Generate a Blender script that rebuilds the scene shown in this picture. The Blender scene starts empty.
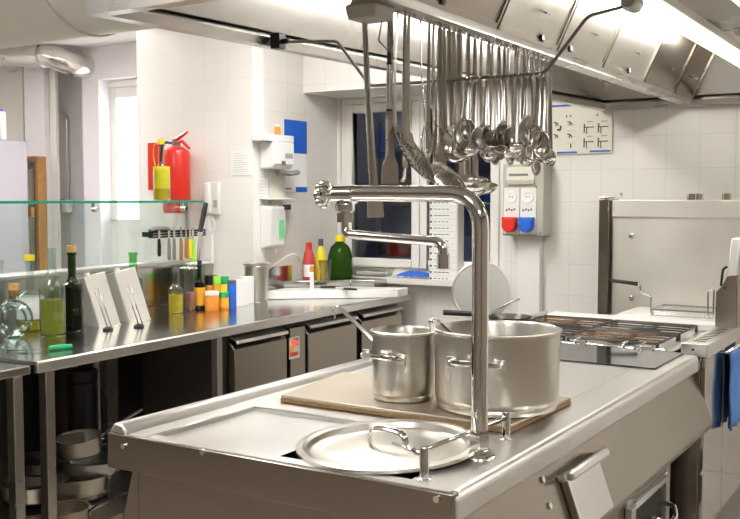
import bpy, math, random
from mathutils import Vector, Matrix
random.seed(5)
PI=math.pi
# ---------------------------------------------------------------- camera model (real pinhole standing in the room)
F=964.; YAW=math.atan(600/964.); PIT=math.atan(60/964.); EYE=1.55
def ray(u,v):
    x=(u-370)/F; y=-(v-259.5)/F
    fw=math.cos(PIT)+y*math.sin(PIT); up=-math.sin(PIT)+y*math.cos(PIT)
    return Vector((x*math.cos(YAW)-fw*math.sin(YAW), x*math.sin(YAW)+fw*math.cos(YAW), up))
def Zp(u,v,z):
    r=ray(u,v); t=(z-EYE)/r.z; return Vector((r.x*t,r.y*t,z))
def Xp(u,v,x):
    r=ray(u,v); t=x/r.x; return Vector((x,r.y*t,EYE+r.z*t))
def Yp(u,v,y):
    r=ray(u,v); t=y/r.y; return Vector((r.x*t,y,EYE+r.z*t))

# ---------------------------------------------------------------- materials
def newmat(name):
    m=bpy.data.materials.new(name); m.use_nodes=True
    nt=m.node_tree; return m,nt,nt.nodes['Principled BSDF']
def plain(name,col,rough=.5,metal=0,spec=.5,bump=0,bscale=60,var=0,coat=0):
    m,nt,b=newmat(name)
    b.inputs['Base Color'].default_value=(*col,1); b.inputs['Roughness'].default_value=rough
    b.inputs['Metallic'].default_value=metal; b.inputs['Specular IOR Level'].default_value=spec
    b.inputs['Coat Weight'].default_value=coat
    tc=nt.nodes.new('ShaderNodeTexCoord')
    n=nt.nodes.new('ShaderNodeTexNoise'); n.inputs['Scale'].default_value=bscale; n.inputs['Detail'].default_value=3
    nt.links.new(tc.outputs['Object'],n.inputs['Vector'])
    if bump:
        bp=nt.nodes.new('ShaderNodeBump'); bp.inputs['Strength'].default_value=bump; bp.inputs['Distance'].default_value=.002
        nt.links.new(n.outputs['Fac'],bp.inputs['Height']); nt.links.new(bp.outputs['Normal'],b.inputs['Normal'])
    if var:
        mx=nt.nodes.new('ShaderNodeMix'); mx.data_type='RGBA'
        mx.inputs[6].default_value=(*[c*(1-var) for c in col],1); mx.inputs[7].default_value=(*[min(1,c*(1+var)) for c in col],1)
        nt.links.new(n.outputs['Fac'],mx.inputs[0]); nt.links.new(mx.outputs[2],b.inputs['Base Color'])
    return m
def steel(name,col=(.60,.58,.54),r0=.22,r1=.42,stretch=(60,3,3),smudge=.12,bump=.06):
    m,nt,b=newmat(name)
    b.inputs['Metallic'].default_value=1
    tc=nt.nodes.new('ShaderNodeTexCoord'); mp=nt.nodes.new('ShaderNodeMapping'); mp.inputs['Scale'].default_value=stretch
    nt.links.new(tc.outputs['Object'],mp.inputs['Vector'])
    n=nt.nodes.new('ShaderNodeTexNoise'); n.inputs['Scale'].default_value=6; n.inputs['Detail'].default_value=1
    nt.links.new(mp.outputs['Vector'],n.inputs['Vector'])
    s=nt.nodes.new('ShaderNodeTexNoise'); s.inputs['Scale'].default_value=3.5; s.inputs['Detail'].default_value=2
    nt.links.new(tc.outputs['Object'],s.inputs['Vector'])
    ad=nt.nodes.new('ShaderNodeMath'); ad.operation='MULTIPLY_ADD'; ad.inputs[1].default_value=.0
    nt.links.new(n.outputs['Fac'],ad.inputs[0])
    hm=nt.nodes.new('ShaderNodeMath'); hm.operation='MULTIPLY'; hm.inputs[1].default_value=1
    nt.links.new(s.outputs['Fac'],hm.inputs[0]); nt.links.new(hm.outputs[0],ad.inputs[2])
    mr=nt.nodes.new('ShaderNodeMapRange'); mr.inputs[1].default_value=.1; mr.inputs[2].default_value=.9
    mr.inputs[3].default_value=r0; mr.inputs[4].default_value=r1
    nt.links.new(ad.outputs[0],mr.inputs[0]); nt.links.new(mr.outputs[0],b.inputs['Roughness'])
    mx=nt.nodes.new('ShaderNodeMix'); mx.data_type='RGBA'
    mx.inputs[6].default_value=(*[c*(1-smudge) for c in col],1); mx.inputs[7].default_value=(*[min(1,c*(1+smudge)) for c in col],1)
    nt.links.new(s.outputs['Fac'],mx.inputs[0]); nt.links.new(mx.outputs[2],b.inputs['Base Color'])
    if bump:
        bp=nt.nodes.new('ShaderNodeBump'); bp.inputs['Strength'].default_value=bump; bp.inputs['Distance'].default_value=.002
        nt.links.new(n.outputs['Fac'],bp.inputs['Height']); nt.links.new(bp.outputs['Normal'],b.inputs['Normal'])
    return m
def tiles(name,axis,col=(.82,.795,.75),size=.2,ox=0,oz=0,mo=.80):
    m,nt,b=newmat(name)
    tc=nt.nodes.new('ShaderNodeTexCoord'); sx=nt.nodes.new('ShaderNodeSeparateXYZ'); cx=nt.nodes.new('ShaderNodeCombineXYZ')
    nt.links.new(tc.outputs['Object'],sx.inputs[0])
    a1=nt.nodes.new('ShaderNodeMath'); a1.operation='ADD'; a1.inputs[1].default_value=ox
    a2=nt.nodes.new('ShaderNodeMath'); a2.operation='ADD'; a2.inputs[1].default_value=oz
    nt.links.new(sx.outputs['X' if axis=='x' else 'Y'],a1.inputs[0]); nt.links.new(sx.outputs['Z'],a2.inputs[0])
    nt.links.new(a1.outputs[0],cx.inputs[0]); nt.links.new(a2.outputs[0],cx.inputs[1])
    br=nt.nodes.new('ShaderNodeTexBrick'); br.offset=0; br.squash=1
    br.inputs['Scale'].default_value=1; br.inputs['Brick Width'].default_value=size; br.inputs['Row Height'].default_value=size
    br.inputs['Mortar Size'].default_value=.002; br.inputs['Mortar Smooth'].default_value=.6
    br.inputs['Color1'].default_value=(*col,1); br.inputs['Color2'].default_value=(*[c*.975 for c in col],1)
    br.inputs['Mortar'].default_value=(*[c*mo for c in col],1)
    nt.links.new(cx.outputs[0],br.inputs['Vector']); nt.links.new(br.outputs['Color'],b.inputs['Base Color'])
    b.inputs['Roughness'].default_value=.22; b.inputs['Specular IOR Level'].default_value=.4
    n=nt.nodes.new('ShaderNodeTexNoise'); n.inputs['Scale'].default_value=7
    nt.links.new(tc.outputs['Object'],n.inputs['Vector'])
    bp=nt.nodes.new('ShaderNodeBump'); bp.inputs['Strength'].default_value=.12; bp.inputs['Distance'].default_value=.01
    nt.links.new(n.outputs['Fac'],bp.inputs['Height']); nt.links.new(bp.outputs['Normal'],b.inputs['Normal'])
    return m
def glass(name,tint=(.9,.95,.93),fac=.12,rough=.03):
    m,nt,b=newmat(name); out=nt.nodes['Material Output']; nt.nodes.remove(b)
    t=nt.nodes.new('ShaderNodeBsdfTransparent'); t.inputs[0].default_value=(*tint,1)
    g=nt.nodes.new('ShaderNodeBsdfGlossy'); g.inputs['Roughness'].default_value=rough
    lw=nt.nodes.new('ShaderNodeLayerWeight'); lw.inputs[0].default_value=.5
    pw=nt.nodes.new('ShaderNodeMath'); pw.operation='POWER'; pw.inputs[1].default_value=3
    nt.links.new(lw.outputs['Facing'],pw.inputs[0])
    mr=nt.nodes.new('ShaderNodeMath'); mr.operation='MULTIPLY_ADD'; mr.inputs[1].default_value=1.0; mr.inputs[2].default_value=fac*.5
    nt.links.new(pw.outputs[0],mr.inputs[0])
    mx=nt.nodes.new('ShaderNodeMixShader'); nt.links.new(mr.outputs[0],mx.inputs[0])
    nt.links.new(t.outputs[0],mx.inputs[1]); nt.links.new(g.outputs[0],mx.inputs[2]); nt.links.new(mx.outputs[0],out.inputs[0])
    return m
def emit(name,col,s):
    m,nt,b=newmat(name); b.inputs['Base Color'].default_value=(*col,1)
    b.inputs['Emission Color'].default_value=(*col,1); b.inputs['Emission Strength'].default_value=s
    return m
def liquid(name,col,tr=.5):
    m,nt,b=newmat(name); b.inputs['Base Color'].default_value=(*col,1); b.inputs['Roughness'].default_value=.08
    b.inputs['Transmission Weight'].default_value=tr; b.inputs['IOR'].default_value=1.2
    return m
M={}
M['steel']=steel('brushed steel',(.55,.53,.49),.24,.36,(3,3,40),.06,0)
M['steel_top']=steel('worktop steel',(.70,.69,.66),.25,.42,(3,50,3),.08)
M['steel_ctr']=steel('counter steel',(.58,.57,.55),.10,.22,(3,30,3),.08,.02)
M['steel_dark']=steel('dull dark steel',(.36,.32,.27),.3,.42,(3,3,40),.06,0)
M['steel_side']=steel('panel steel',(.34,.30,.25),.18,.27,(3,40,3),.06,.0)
M['steel_pot']=steel('pot steel',(.66,.63,.57),.24,.36,(2,2,30),.08,0)
M['steel_hood']=steel('hood steel',(.60,.58,.54),.24,.32,(4,30,4),.05,0)
M['steel_fil']=steel('filter steel',(.64,.60,.54),.26,.33,(3,60,3),.05,.0)
M['steel_splash']=steel('splash steel',(.86,.83,.76),.38,.5,(3,3,3),.06,0)
M['polish']=steel('polished steel',(.66,.64,.62),.05,.14,(2,2,2),.06,.12)
M['uten']=steel('utensil steel',(.66,.64,.60),.10,.24,(4,4,20),.1,.02)
M['uten_dull']=steel('worn utensil steel',(.50,.47,.42),.2,.36,(4,4,20),.18,.05)
M['chrome']=plain('chrome',(.80,.80,.78),.07,1)
M['foil']=steel('aluminium foil duct',(.80,.78,.74),.12,.3,(30,3,3),.15,.4)
M['alu']=plain('dull aluminium',(.56,.56,.52),.35,1,bump=.1)
M['plate']=steel('seasoned griddle plate',(.52,.45,.36),.34,.5,(4,4,4),.14)
M['rust']=plain('browned plate edge',(.30,.19,.09),.55,.6,bump=.3,bscale=80,var=.4)
M['black']=plain('black plastic',(.015,.015,.016),.35)
M['dark']=plain('opening shade',(.02,.018,.016),.7)  # near-black colour stands in for shade inside openings and holes
M['iron']=plain('cast iron grate',(.09,.08,.07),.3,.8,bump=.3,var=.4)
M['rustbar']=plain('heat browned bar',(.20,.12,.07),.4,.7,var=.5)
M['white']=plain('white plastic',(.84,.84,.82),.3)
M['white2']=plain('offwhite enamel',(.78,.76,.72),.35)
M['frame']=plain('white window frame',(.83,.81,.77),.35,bump=.05)
M['paint']=plain('lilac white paint',(.84,.81,.84),.6,bump=.15,bscale=40,var=.04)
M['paintw']=plain('white paint',(.86,.83,.80),.6,bump=.15,bscale=40,var=.03)
M['beige']=plain('beige painted metal',(.62,.585,.51),.42,.0,bump=.05,var=.05)
M['board']=plain('white cutting board',(.86,.85,.82),.4,bump=.2,bscale=120)
M['red']=plain('red paint',(.72,.035,.02),.28)
M['redp']=plain('red plastic bottle',(.55,.06,.05),.3)
M['yel']=plain('yellow plastic',(.90,.72,.02),.3)
M['blue']=plain('blue plastic',(.02,.13,.62),.35)
M['bluec']=plain('blue cloth',(.03,.13,.55),.9,bump=.6,bscale=50,var=.3)
M['towel']=plain('blue towel',(.10,.22,.50),.95,bump=.8,bscale=120,var=.3)
M['orange']=plain('orange spice',(.80,.28,.03),.6,var=.3)
M['oranlab']=plain('orange label',(.85,.42,.03),.5)
M['green']=plain('green plastic',(.02,.42,.16),.35)
M['lime']=plain('lime plastic',(.35,.78,.05),.35)
M['brownp']=plain('brown handle',(.38,.17,.06),.45)
M['wood']=plain('orange wood',(.58,.29,.10),.5,bump=.2,bscale=20,var=.25)
M['cork']=plain('cork',(.62,.36,.14),.8,bump=.3,var=.2)
M['paper']=plain('paper',(.86,.86,.84),.7)
M['ink']=plain('ink',(.10,.10,.11),.7)
M['inkg']=plain('grey ink',(.42,.42,.42),.7)
M['cream']=plain('cream poster',(.80,.77,.66),.6)
M['greyb']=plain('grey box plastic',(.50,.485,.42),.4)
M['darkbrown']=plain('undercounter shade brown',(.05,.042,.035),.5)  # shade under the counters put into a near-black brown
M['greyd']=plain('grey plastic',(.22,.21,.20),.45)
M['amber']=liquid('amber',(.85,.30,.02),.35)
M['oil']=liquid('olive oil',(.30,.31,.03),.35)
M['yoil']=liquid('yellow oil',(.80,.60,.02),.45)
M['pepper']=plain('peppercorns',(.35,.13,.09),.5,bscale=350,var=.9)
M['goil']=liquid('green liquid',(.025,.07,.008),.1)
M['wine']=liquid('dark wine',(.015,.02,.012),.1)
M['glass']=glass('clear glass',(.86,.93,.90),.22)
M['gring']=glass('pale green thick glass',(.55,.68,.62),.35)
M['gglass']=glass('green glass',(.40,.75,.40),.12)
M['dglass']=glass('dark green glass',(.16,.24,.10),.12)
M['pane']=glass('shelf glass',(.90,.96,.94),.07)
M['paneedge']=plain('green glass edge',(.01,.28,.20),.15)
M['winpane']=glass('window glass',(.75,.78,.82),.10)
M['frost']=emit('frosted daylight',(1,1,1),2.2)
M['tube']=emit('fluorescent tube',(1,.98,.94),24)
M['tube_soft']=emit('dimmer fluorescent tube',(1,.98,.94),13)  # weaker glow so the left hood bay stays less white
M['fill_light']=emit('added light diffuser',(1,.985,.96),16)  # glow of the added ceiling panels
M['fill_light_dim']=emit('added dim diffuser',(1,.98,1),2.5)  # glow of the lamp added beyond the window
M['floor']=plain('floor tiles',(.28,.24,.20),.35,bump=.2,var=.15)
M['ceil']=plain('ceiling paint',(.80,.78,.77),.7)
M['roomb']=plain('room wall',(.24,.20,.16),.6,var=.1)
M['indu']=plain('black ceramic glass',(.02,.02,.025),.06)
M['roomblue']=plain('far blue wall',(.30,.36,.62),.7,var=.3)
M['roomgrey']=plain('far grey wall',(.45,.45,.46),.7,var=.3)
M['fridge']=plain('grey lilac fridge',(.50,.47,.52),.4)
M['tin']=plain('oil tin metal',(.74,.72,.67),.42,.7)
M['lightg']=plain('light green label',(.20,.70,.30),.5)
M['display']=emit('red display',(1,.05,.02),1.2)
M['glassblk']=glass('clear plastic',(.85,.85,.83),.12,.15)
M['wire']=plain('bright wire',(.75,.74,.72),.2,1)
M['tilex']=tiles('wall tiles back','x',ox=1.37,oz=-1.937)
M['tilep']=tiles('wall tiles pier lit','x',(.87,.85,.81),ox=3.96,oz=-1.937,mo=.90)  # lighter copy of the wall tile: stronger light put into the colour
M['tiley']=tiles('wall tiles side shaded','y',(.76,.73,.69),ox=-5.9,oz=-1.937,mo=.82)  # darker copy of the wall tile: side wall shade put into the colour
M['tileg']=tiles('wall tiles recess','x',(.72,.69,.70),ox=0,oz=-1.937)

# ---------------------------------------------------------------- mesh builder
class MB:
    def __init__(s,off=(0,0,0)): s.v=[]; s.f=[]; s.m=[]; s.sm=[]; s.off=Vector(off); s.cur=0
    def add(s,vs,fs,smooth=False):
        b=len(s.v); s.v+=[Vector(v)-s.off for v in vs]; s.f+=[tuple(i+b for i in f) for f in fs]
        s.m+=[s.cur]*len(fs); s.sm+=[smooth]*len(fs); return s
    def box(s,x0,x1,y0,y1,z0,z1,M4=None):
        vs=[Vector((x,y,z)) for z in (z0,z1) for y in (y0,y1) for x in (x0,x1)]
        if M4: vs=[M4@v for v in vs]
        return s.add(vs,[(0,2,3,1),(4,5,7,6),(0,1,5,4),(2,6,7,3),(0,4,6,2),(1,3,7,5)])
    def prism(s,poly,axis,a,b):
        # poly 2d points; axis 'x': poly=(y,z), 'y': (x,z), 'z': (x,y)
        def mk(p,t): return {'x':(t,p[0],p[1]),'y':(p[0],t,p[1]),'z':(p[0],p[1],t)}[axis]
        n=len(poly); vs=[mk(p,a) for p in poly]+[mk(p,b) for p in poly]
        ar=sum(poly[i][0]*poly[(i+1)%n][1]-poly[(i+1)%n][0]*poly[i][1] for i in range(n))
        fs=[tuple(range(n)),tuple(range(2*n-1,n-1,-1))]+[(i,i+n,(i+1)%n+n,(i+1)%n) for i in range(n)]
        return s.add(vs,fs)
    def tube(s,pts,r,n=10,closed=False,caps=True,flat=None,up=None):
        pts=[Vector(p) for p in pts]; N=len(pts); rs=r if isinstance(r,(list,tuple)) else [r]*N
        vs=[];prev=None
        for i,p in enumerate(pts):
            if closed: t=pts[(i+1)%N]-pts[i-1]
            elif i==0: t=pts[1]-p
            elif i==N-1: t=p-pts[i-1]
            else: t=(pts[i+1]-p).normalized()+(p-pts[i-1]).normalized()
            if t.length<1e-9: t=Vector((0,0,1))
            t.normalize()
            if prev is None:
                a=Vector(up) if up else (Vector((0,0,1)) if abs(t.z)<.9 else Vector((1,0,0)))
            else: a=prev
            a=(a-t*a.dot(t)).normalized(); prev=a; b=t.cross(a)
            fl=flat or 1
            for k in range(n):
                an=2*PI*k/n; vs.append(p+a*math.cos(an)*rs[i]*fl+b*math.sin(an)*rs[i])
        fs=[]
        for i in range(N if closed else N-1):
            j=(i+1)%N
            for k in range(n): fs.append((i*n+k,i*n+(k+1)%n,j*n+(k+1)%n,j*n+k))
        s.add(vs,fs,True)
        if caps and not closed:
            s.add(vs[:n],[tuple(range(n-1,-1,-1))]); s.add(vs[-n:],[tuple(range(n))])
        return s
    def cyl(s,p,q,r,n=20,r2=None): return s.tube([p,q],[r,r if r2 is None else r2],n)
    def lathe(s,prof,c=(0,0,0),n=32,M4=None,a0=0,a1=2*PI,sx=1,sy=1):
        full=abs(a1-a0-2*PI)<1e-6; K=n if full else n+1
        vs=[]
        for (r,z) in prof:
            for k in range(K):
                an=a0+(a1-a0)*k/n; v=Vector((r*math.cos(an)*sx,r*math.sin(an)*sy,z))
                if M4: v=M4@v
                vs.append(v+Vector(c))
        fs=[]
        for i in range(len(prof)-1):
            for k in range(n if full else n):
                k2=(k+1)%K if full else k+1
                fs.append((i*K+k,i*K+k2,(i+1)*K+k2,(i+1)*K+k))
        return s.add(vs,fs,True)
    def build(s,name,mat,parent=None,bevel=0,seg=2,solid=0,sub=0,angle=35):
        me=bpy.data.meshes.new(name); me.from_pydata([tuple(v) for v in s.v],[],s.f)
        mats=mat if isinstance(mat,list) else [mat]
        for m in mats: me.materials.append(M[m] if isinstance(m,str) else m)
        for i,p in enumerate(me.polygons): p.material_index=s.m[i]; p.use_smooth=s.sm[i]
        import bmesh
        bm=bmesh.new(); bm.from_mesh(me); bmesh.ops.remove_doubles(bm,verts=bm.verts,dist=1e-6)
        bmesh.ops.recalc_face_normals(bm,faces=bm.faces)
        for e in bm.edges:
            if len(e.link_faces)==2 and e.calc_face_angle(0)>math.radians(angle): e.smooth=False
        bm.to_mesh(me); bm.free()
        o=bpy.data.objects.new(name,me); bpy.context.collection.objects.link(o)
        if parent: o.parent=parent
        if solid:
            md=o.modifiers.new('s','SOLIDIFY'); md.thickness=solid; md.offset=0
        if bevel:
            md=o.modifiers.new('b','BEVEL'); md.width=bevel; md.segments=seg; md.limit_method='ANGLE'; md.angle_limit=math.radians(40)
            md.harden_normals=False
            for p in me.polygons: p.use_smooth=True
        if sub:
            md=o.modifiers.new('u','SUBSURF'); md.levels=sub; md.render_levels=sub
            for p in me.polygons: p.use_smooth=True
        return o
def tag(o,label,cat,group=None,kind=None):
    if kind: o['kind']=kind
    o['label']=label; o['category']=cat
    if group: o['group']=group
    return o
def struct(o): o['kind']='structure'; return o
def thing(name,label,cat,loc=(0,0,0),rz=0,group=None,rot=None):
    o=bpy.data.objects.new(name,None); bpy.context.collection.objects.link(o)
    o.empty_display_size=.05
    o.location=loc; o.rotation_euler=rot or (0,0,rz); tag(o,label,cat,group); return o
def dup(root,loc,rot=None,label=None,group=None,scale=None):
    r=root.copy(); bpy.context.collection.objects.link(r); r.location=loc
    if rot is not None: r.rotation_euler=rot
    if label: r['label']=label
    if group: r['group']=group
    if scale: r.scale=scale
    for ch in list(root.children):
        c=ch.copy(); bpy.context.collection.objects.link(c); c.parent=r
        for g in list(ch.children):
            d=g.copy(); bpy.context.collection.objects.link(d); d.parent=c
    return r
def arc(c,r,a0,a1,n,ax1,ax2):
    c=Vector(c);ax1=Vector(ax1);ax2=Vector(ax2)
    return [c+ax1*r*math.cos(a0+(a1-a0)*i/n)+ax2*r*math.sin(a0+(a1-a0)*i/n) for i in range(n+1)]
def bend(pts,rad,n=6):
    pts=[Vector(p) for p in pts]; out=[pts[0]]
    for i in range(1,len(pts)-1):
        p=pts[i]; a=(pts[i-1]-p); b=(pts[i+1]-p); r=min(rad,a.length*.49,b.length*.49)
        p0=p+a.normalized()*r; p1=p+b.normalized()*r
        for k in range(n+1):
            t=k/n; out.append(p0*(1-t)**2+p*2*t*(1-t)+p1*t*t)
    out.append(pts[-1]); return out

# ================================================================ SETTING
YB=5.9; XL=-3.958; YP=4.92; CZ=2.95
struct(MB().box(-9,3.2,-3,9,-.1,0).build('floor','floor'))
struct(MB().box(-9,3.2,-3,9,CZ,CZ+.1).build('ceiling','ceil'))
# back wall with window opening
wx0,wx1,wz0,wz1=-3.93,-2.62,1.02,2.28
w=MB(); w.box(-3.958,wx0,YB,YB+.15,0,CZ); w.box(wx1,3.2,YB,YB+.15,0,CZ); w.box(wx0,wx1,YB,YB+.15,0,wz0); w.box(wx0,wx1,YB,YB+.15,wz1,CZ)
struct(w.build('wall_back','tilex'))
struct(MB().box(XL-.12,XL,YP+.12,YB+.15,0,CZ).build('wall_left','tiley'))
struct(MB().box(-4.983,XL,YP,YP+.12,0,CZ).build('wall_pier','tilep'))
struct(MB().box(-4.983,-4.863,YP+.12,8,0,CZ).build('wall_passage','paintw'))
# bulkhead over the window
struct(MB().box(XL,-2.75,5.48,YB,2.287,CZ).build('trim_1','tilex'))
struct(MB().box(-3.95,-2.60,5.78,5.9,.965,1.005).build('trim_2','white2'))   # window sill
struct(MB().box(3.1,3.2,-3,YB,0,CZ).build('wall_right','roomb'))
struct(MB().box(-9,3.2,-3.1,-3,0,CZ).build('wall_near','roomb'))
struct(MB().box(-9.1,-9,-3,9,0,CZ).build('wall_far_left','paintw'))
# window
wr=MB(); fr=.075
def rect_frame(mb,x0,x1,z0,z1,y0,y1,t):
    mb.box(x0,x0+t,y0,y1,z0,z1); mb.box(x1-t,x1,y0,y1,z0,z1); mb.box(x0+t,x1-t,y0,y1,z0,z0+t); mb.box(x0+t,x1-t,y0,y1,z1-t,z1)
rect_frame(wr,wx0,wx1,wz0,wz1,YB+.02,YB+.10,.05)
win=struct(wr.build('window_1','frame',bevel=.004))
s1=MB(); rect_frame(s1,-3.885,-3.27,wz0+.045,wz1-.045,YB-.0,YB+.07,.062); o=s1.build('sash','frame',win,bevel=.006)
MB().box(-3.83,-3.33,YB+.03,YB+.036,1.12,2.19).build('pane','winpane',o)
s2=MB(); rect_frame(s2,-3.265,-2.665,wz0+.045,wz1-.045,YB+.0,YB+.07,.062); o=s2.build('sash','frame',win,bevel=.006)
MB().box(-3.21,-2.72,YB+.03,YB+.036,1.12,2.19).build('pane','winpane',o)
# room beyond the window
struct(MB().box(-4.8,-1.8,7.35,7.45,0,CZ).build('wall_beyond','roomblue'))
struct(MB().box(-1.9,-1.8,6.05,7.35,0,CZ).build('wall_beyond_right','roomgrey'))
t=thing('storage_rack','dim metal storage rack seen through the kitchen window','rack',(-3.6,7.15,0))
mb=MB()
for z in (1.05,1.5,1.95): mb.box(-.7,.9,-.15,.15,z,z+.02)
mb.build('shelf','roomgrey',t)
for i,x in enumerate((-.7,.05,.88)): MB().box(x,x+.03,-.15,-.12,0,2.2).build('post','alu',t)
for i,(x,z,wd,h,m) in enumerate([(-.5,1.07,.22,.14,'redp'),(-.2,1.07,.16,.1,'white2'),(.25,1.07,.3,.18,'roomblue'),(-.35,1.52,.3,.2,'alu'),(.3,1.52,.25,.16,'blue'),(-.3,1.97,.34,.18,'blue')]):
    nm=['red','white','navy','silver','blue','big blue'][i]
    o=MB().box(-wd/2,wd/2,-.1,.1,0,h).build('storage_box',m,bevel=.01); o.location=(-3.6+x,7.12,z)
    tag(o,f'{nm} box on the rack beyond the window, '+['lower','lower','lower','middle','middle','top'][i]+' shelf','box')
t=thing('added_ceiling_light','added dim ceiling light in the room beyond the kitchen window','light',(-3.2,6.7,CZ))  # lamp added to lighten the view through the panes
MB().box(-.5,.5,-.12,.12,-.06,0).build('frame','white',t)
MB().box(-.46,.46,-.1,.1,-.075,-.0605).build('diffuser','fill_light_dim',t)
# left background: passage with recess, door and columns
YD=6.3
struct(MB().box(-8.9,-7.75,YD+.6,YD+.7,0,CZ).build('wall_passage_left','paintw'))
k=YD/6.0
x83=-6.733*k; x139=-4.99
zs=1.55+(2.60-1.55)*k
# recessed tiled strip
xr0,xr1=-7.49,x83
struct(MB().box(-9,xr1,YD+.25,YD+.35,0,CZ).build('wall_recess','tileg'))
# header over the door and jamb
struct(MB().box(x83,-4.983,YD-.02,YD+.35,zs,CZ).build('wall_header','paint'))
dx0=Yp(104,100,YD+.12).x+.06
struct(MB().box(x83,-6.526*k,YD-.02,YD+.2,0,zs).build('wall_jamb','paint'))
struct(MB().box(-6.526*k,-4.983,YD+.22,YD+.3,0,zs).build('wall_door_surround','paint'))
# door
d=MB(); dx1=dx0+.95; zt=1.55+(2.414-1.55)*k+.13
d.box(dx0,dx0+.085,YD+.12,YD+.2,0,zt); d.box(dx1-.13,dx1,YD+.12,YD+.2,0,zt); d.box(dx0+.085,dx1-.13,YD+.12,YD+.2,zt-.1,zt)
d.box(dx0+.085,dx1-.13,YD+.12,YD+.2,0,1.37)
door=struct(d.build('door_1','frame',bevel=.006))
MB().box(dx0+.085,dx1-.13,YD+.13,YD+.15,1.37,zt-.1).build('pane','frost',door)
e=MB(); e.box(dx0-.06,dx0,YD+.1,YD+.22,0,zt+.06); e.box(dx0,dx1,YD+.1,YD+.22,zt,zt+.06); e.build('door_frame','frame',door,bevel=.006)
h=MB(); h.cyl((dx0+.06,YD+.12,1.36),(dx0+.06,YD+.07,1.36),.012,10); h.cyl((dx0+.06,YD+.07,1.36),(dx0+.15,YD+.07,1.36),.009,10); h.build('door_handle','alu',door)
# columns at the far left
struct(MB().box(Yp(22,70,6.2).x,Yp(42,70,6.2).x,6.22,6.27,0,CZ).build('wall_column','paint'))
struct(MB().box(Yp(42,70,6.28).x,Yp(55,70,6.28).x,6.28,6.31,0,CZ).build('wall_column_second','paintw'))
struct(MB().box(Yp(-60,70,6.4).x,Yp(22,70,6.4).x,6.4,6.5,0,CZ).build('wall_far_panel','paintw'))
# doorway with orange wooden trim
a=Yp(27,157,6.15);b=Yp(42,162,6.15)
t=MB(); t.box(b.x-.045,b.x,6.1,6.2,0,a.z); t.box(a.x,b.x-.045,6.1,6.2,a.z-.05,a.z); dd=struct(t.build('door_2','wood',bevel=.004))
MB().box(a.x,b.x-.045,6.16,6.19,0,a.z-.05).build('door_panel','greyd',dd)
MB().box(a.x+.03,b.x-.09,6.13,6.16,1.0,a.z-.12).build('door_glass','steel_side',dd)
# conduit with switch
t=thing('pipe_conduit','white bent conduit pipe with a switch box on the recessed tiles','pipe',(0,0,0))
p=[Yp(50,110,6.5),Yp(62,112,6.5),Yp(67,118,6.5),Yp(68,200,6.5),Yp(68,250,6.5)]
MB().tube(bend(p,.06),.018,10).build('pipe','alu',t)
q=Yp(62,205,6.5); MB().box(q.x-.05,q.x+.04,6.43,6.51,q.z-.06,q.z+.06).build('switch_box','greyd',t,bevel=.01)
q=Yp(68,205,6.5); MB().box(q.x-.02,q.x+.06,6.43,6.51,q.z-.07,q.z+.05).build('junction_box','white2',t,bevel=.01)
# unseen ceiling panels added to brighten the room
for i,(x,y) in enumerate([(-3.1,1.0),(-1.2,-.6),(1.2,-.6),(1.2,2.6),(-5.9,4.4),(-6.3,2.2),(-3.0,4.1),(1.1,4.9),(-7.6,3.7)]):
    t=thing('added_ceiling_light','added white ceiling light panel over the '+['left aisle','aisle behind the island','near right corner','right aisle','passage by the white door','far left zone','left counter beside the hood','far right corner','far passage beyond the big beige duct'][i],'light',(x,y,CZ))
    f=MB(); f.box(-.34,.34,-.64,-.6,-.06,0); f.box(-.34,.34,.6,.64,-.06,0); f.box(-.34,-.3,-.6,.6,-.06,0); f.box(.3,.34,-.6,.6,-.06,0); f.build('frame','white',t)
    MB().box(-.3,.3,-.6,.6,-.04,-.02).build('diffuser','fill_light',t)

# ================================================================ HOOD
t=thing('extraction_hood','large stainless steel canopy hood hanging over the cooking island','hood',(-1.2,4.0,2.1))
O=(-1.2,4.0,2.1)
NL=(-2.263,2.03); BL=(-1.975,5.87); NR=(.25,2.03); BR=(.25,5.87)
def quadstrip(mb,loop_in,loop_out,closed=True):
    n=len(loop_in); vs=list(loop_in)+list(loop_out)
    mb.add(vs,[(i,(i+1)%n,(i+1)%n+n,i+n) for i in range(n if closed else n-1)])
def inset(p,dx,dy):
    sx=1 if p[0]<-1 else -1; sy=1 if p[1]<3 else -1
    return (p[0]+sx*dx,p[1]+sy*dy)
base=[NL,NR,BR,BL]
def ring(off,z): return [Vector((*inset(p,off,off),z)) for p in base]
r=MB(O)   # rim channel: outer face, bottom flange, inner lip
quadstrip(r,ring(0,2.16),ring(0,2.10)); quadstrip(r,ring(0,2.10),ring(.05,2.10)); quadstrip(r,ring(.05,2.10),ring(.055,2.13)); quadstrip(r,ring(.055,2.13),ring(.005,2.16))
r.build('rim','steel_hood',t)
c=MB(O)
quadstrip(c,ring(.0,2.161),ring(.0,2.62)); c.add(ring(0,2.62),[(0,1,2,3)])
c.build('outer_shell','steel_hood',t)
c=MB(O); quadstrip(c,ring(.02,2.161),ring(.12,2.50)); c.build('inner_shell','steel_hood',t)
c=MB(O); c.add(ring(.12,2.501),[(0,1,2,3)]); c.build('inner_roof','steel_hood',t)
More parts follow.
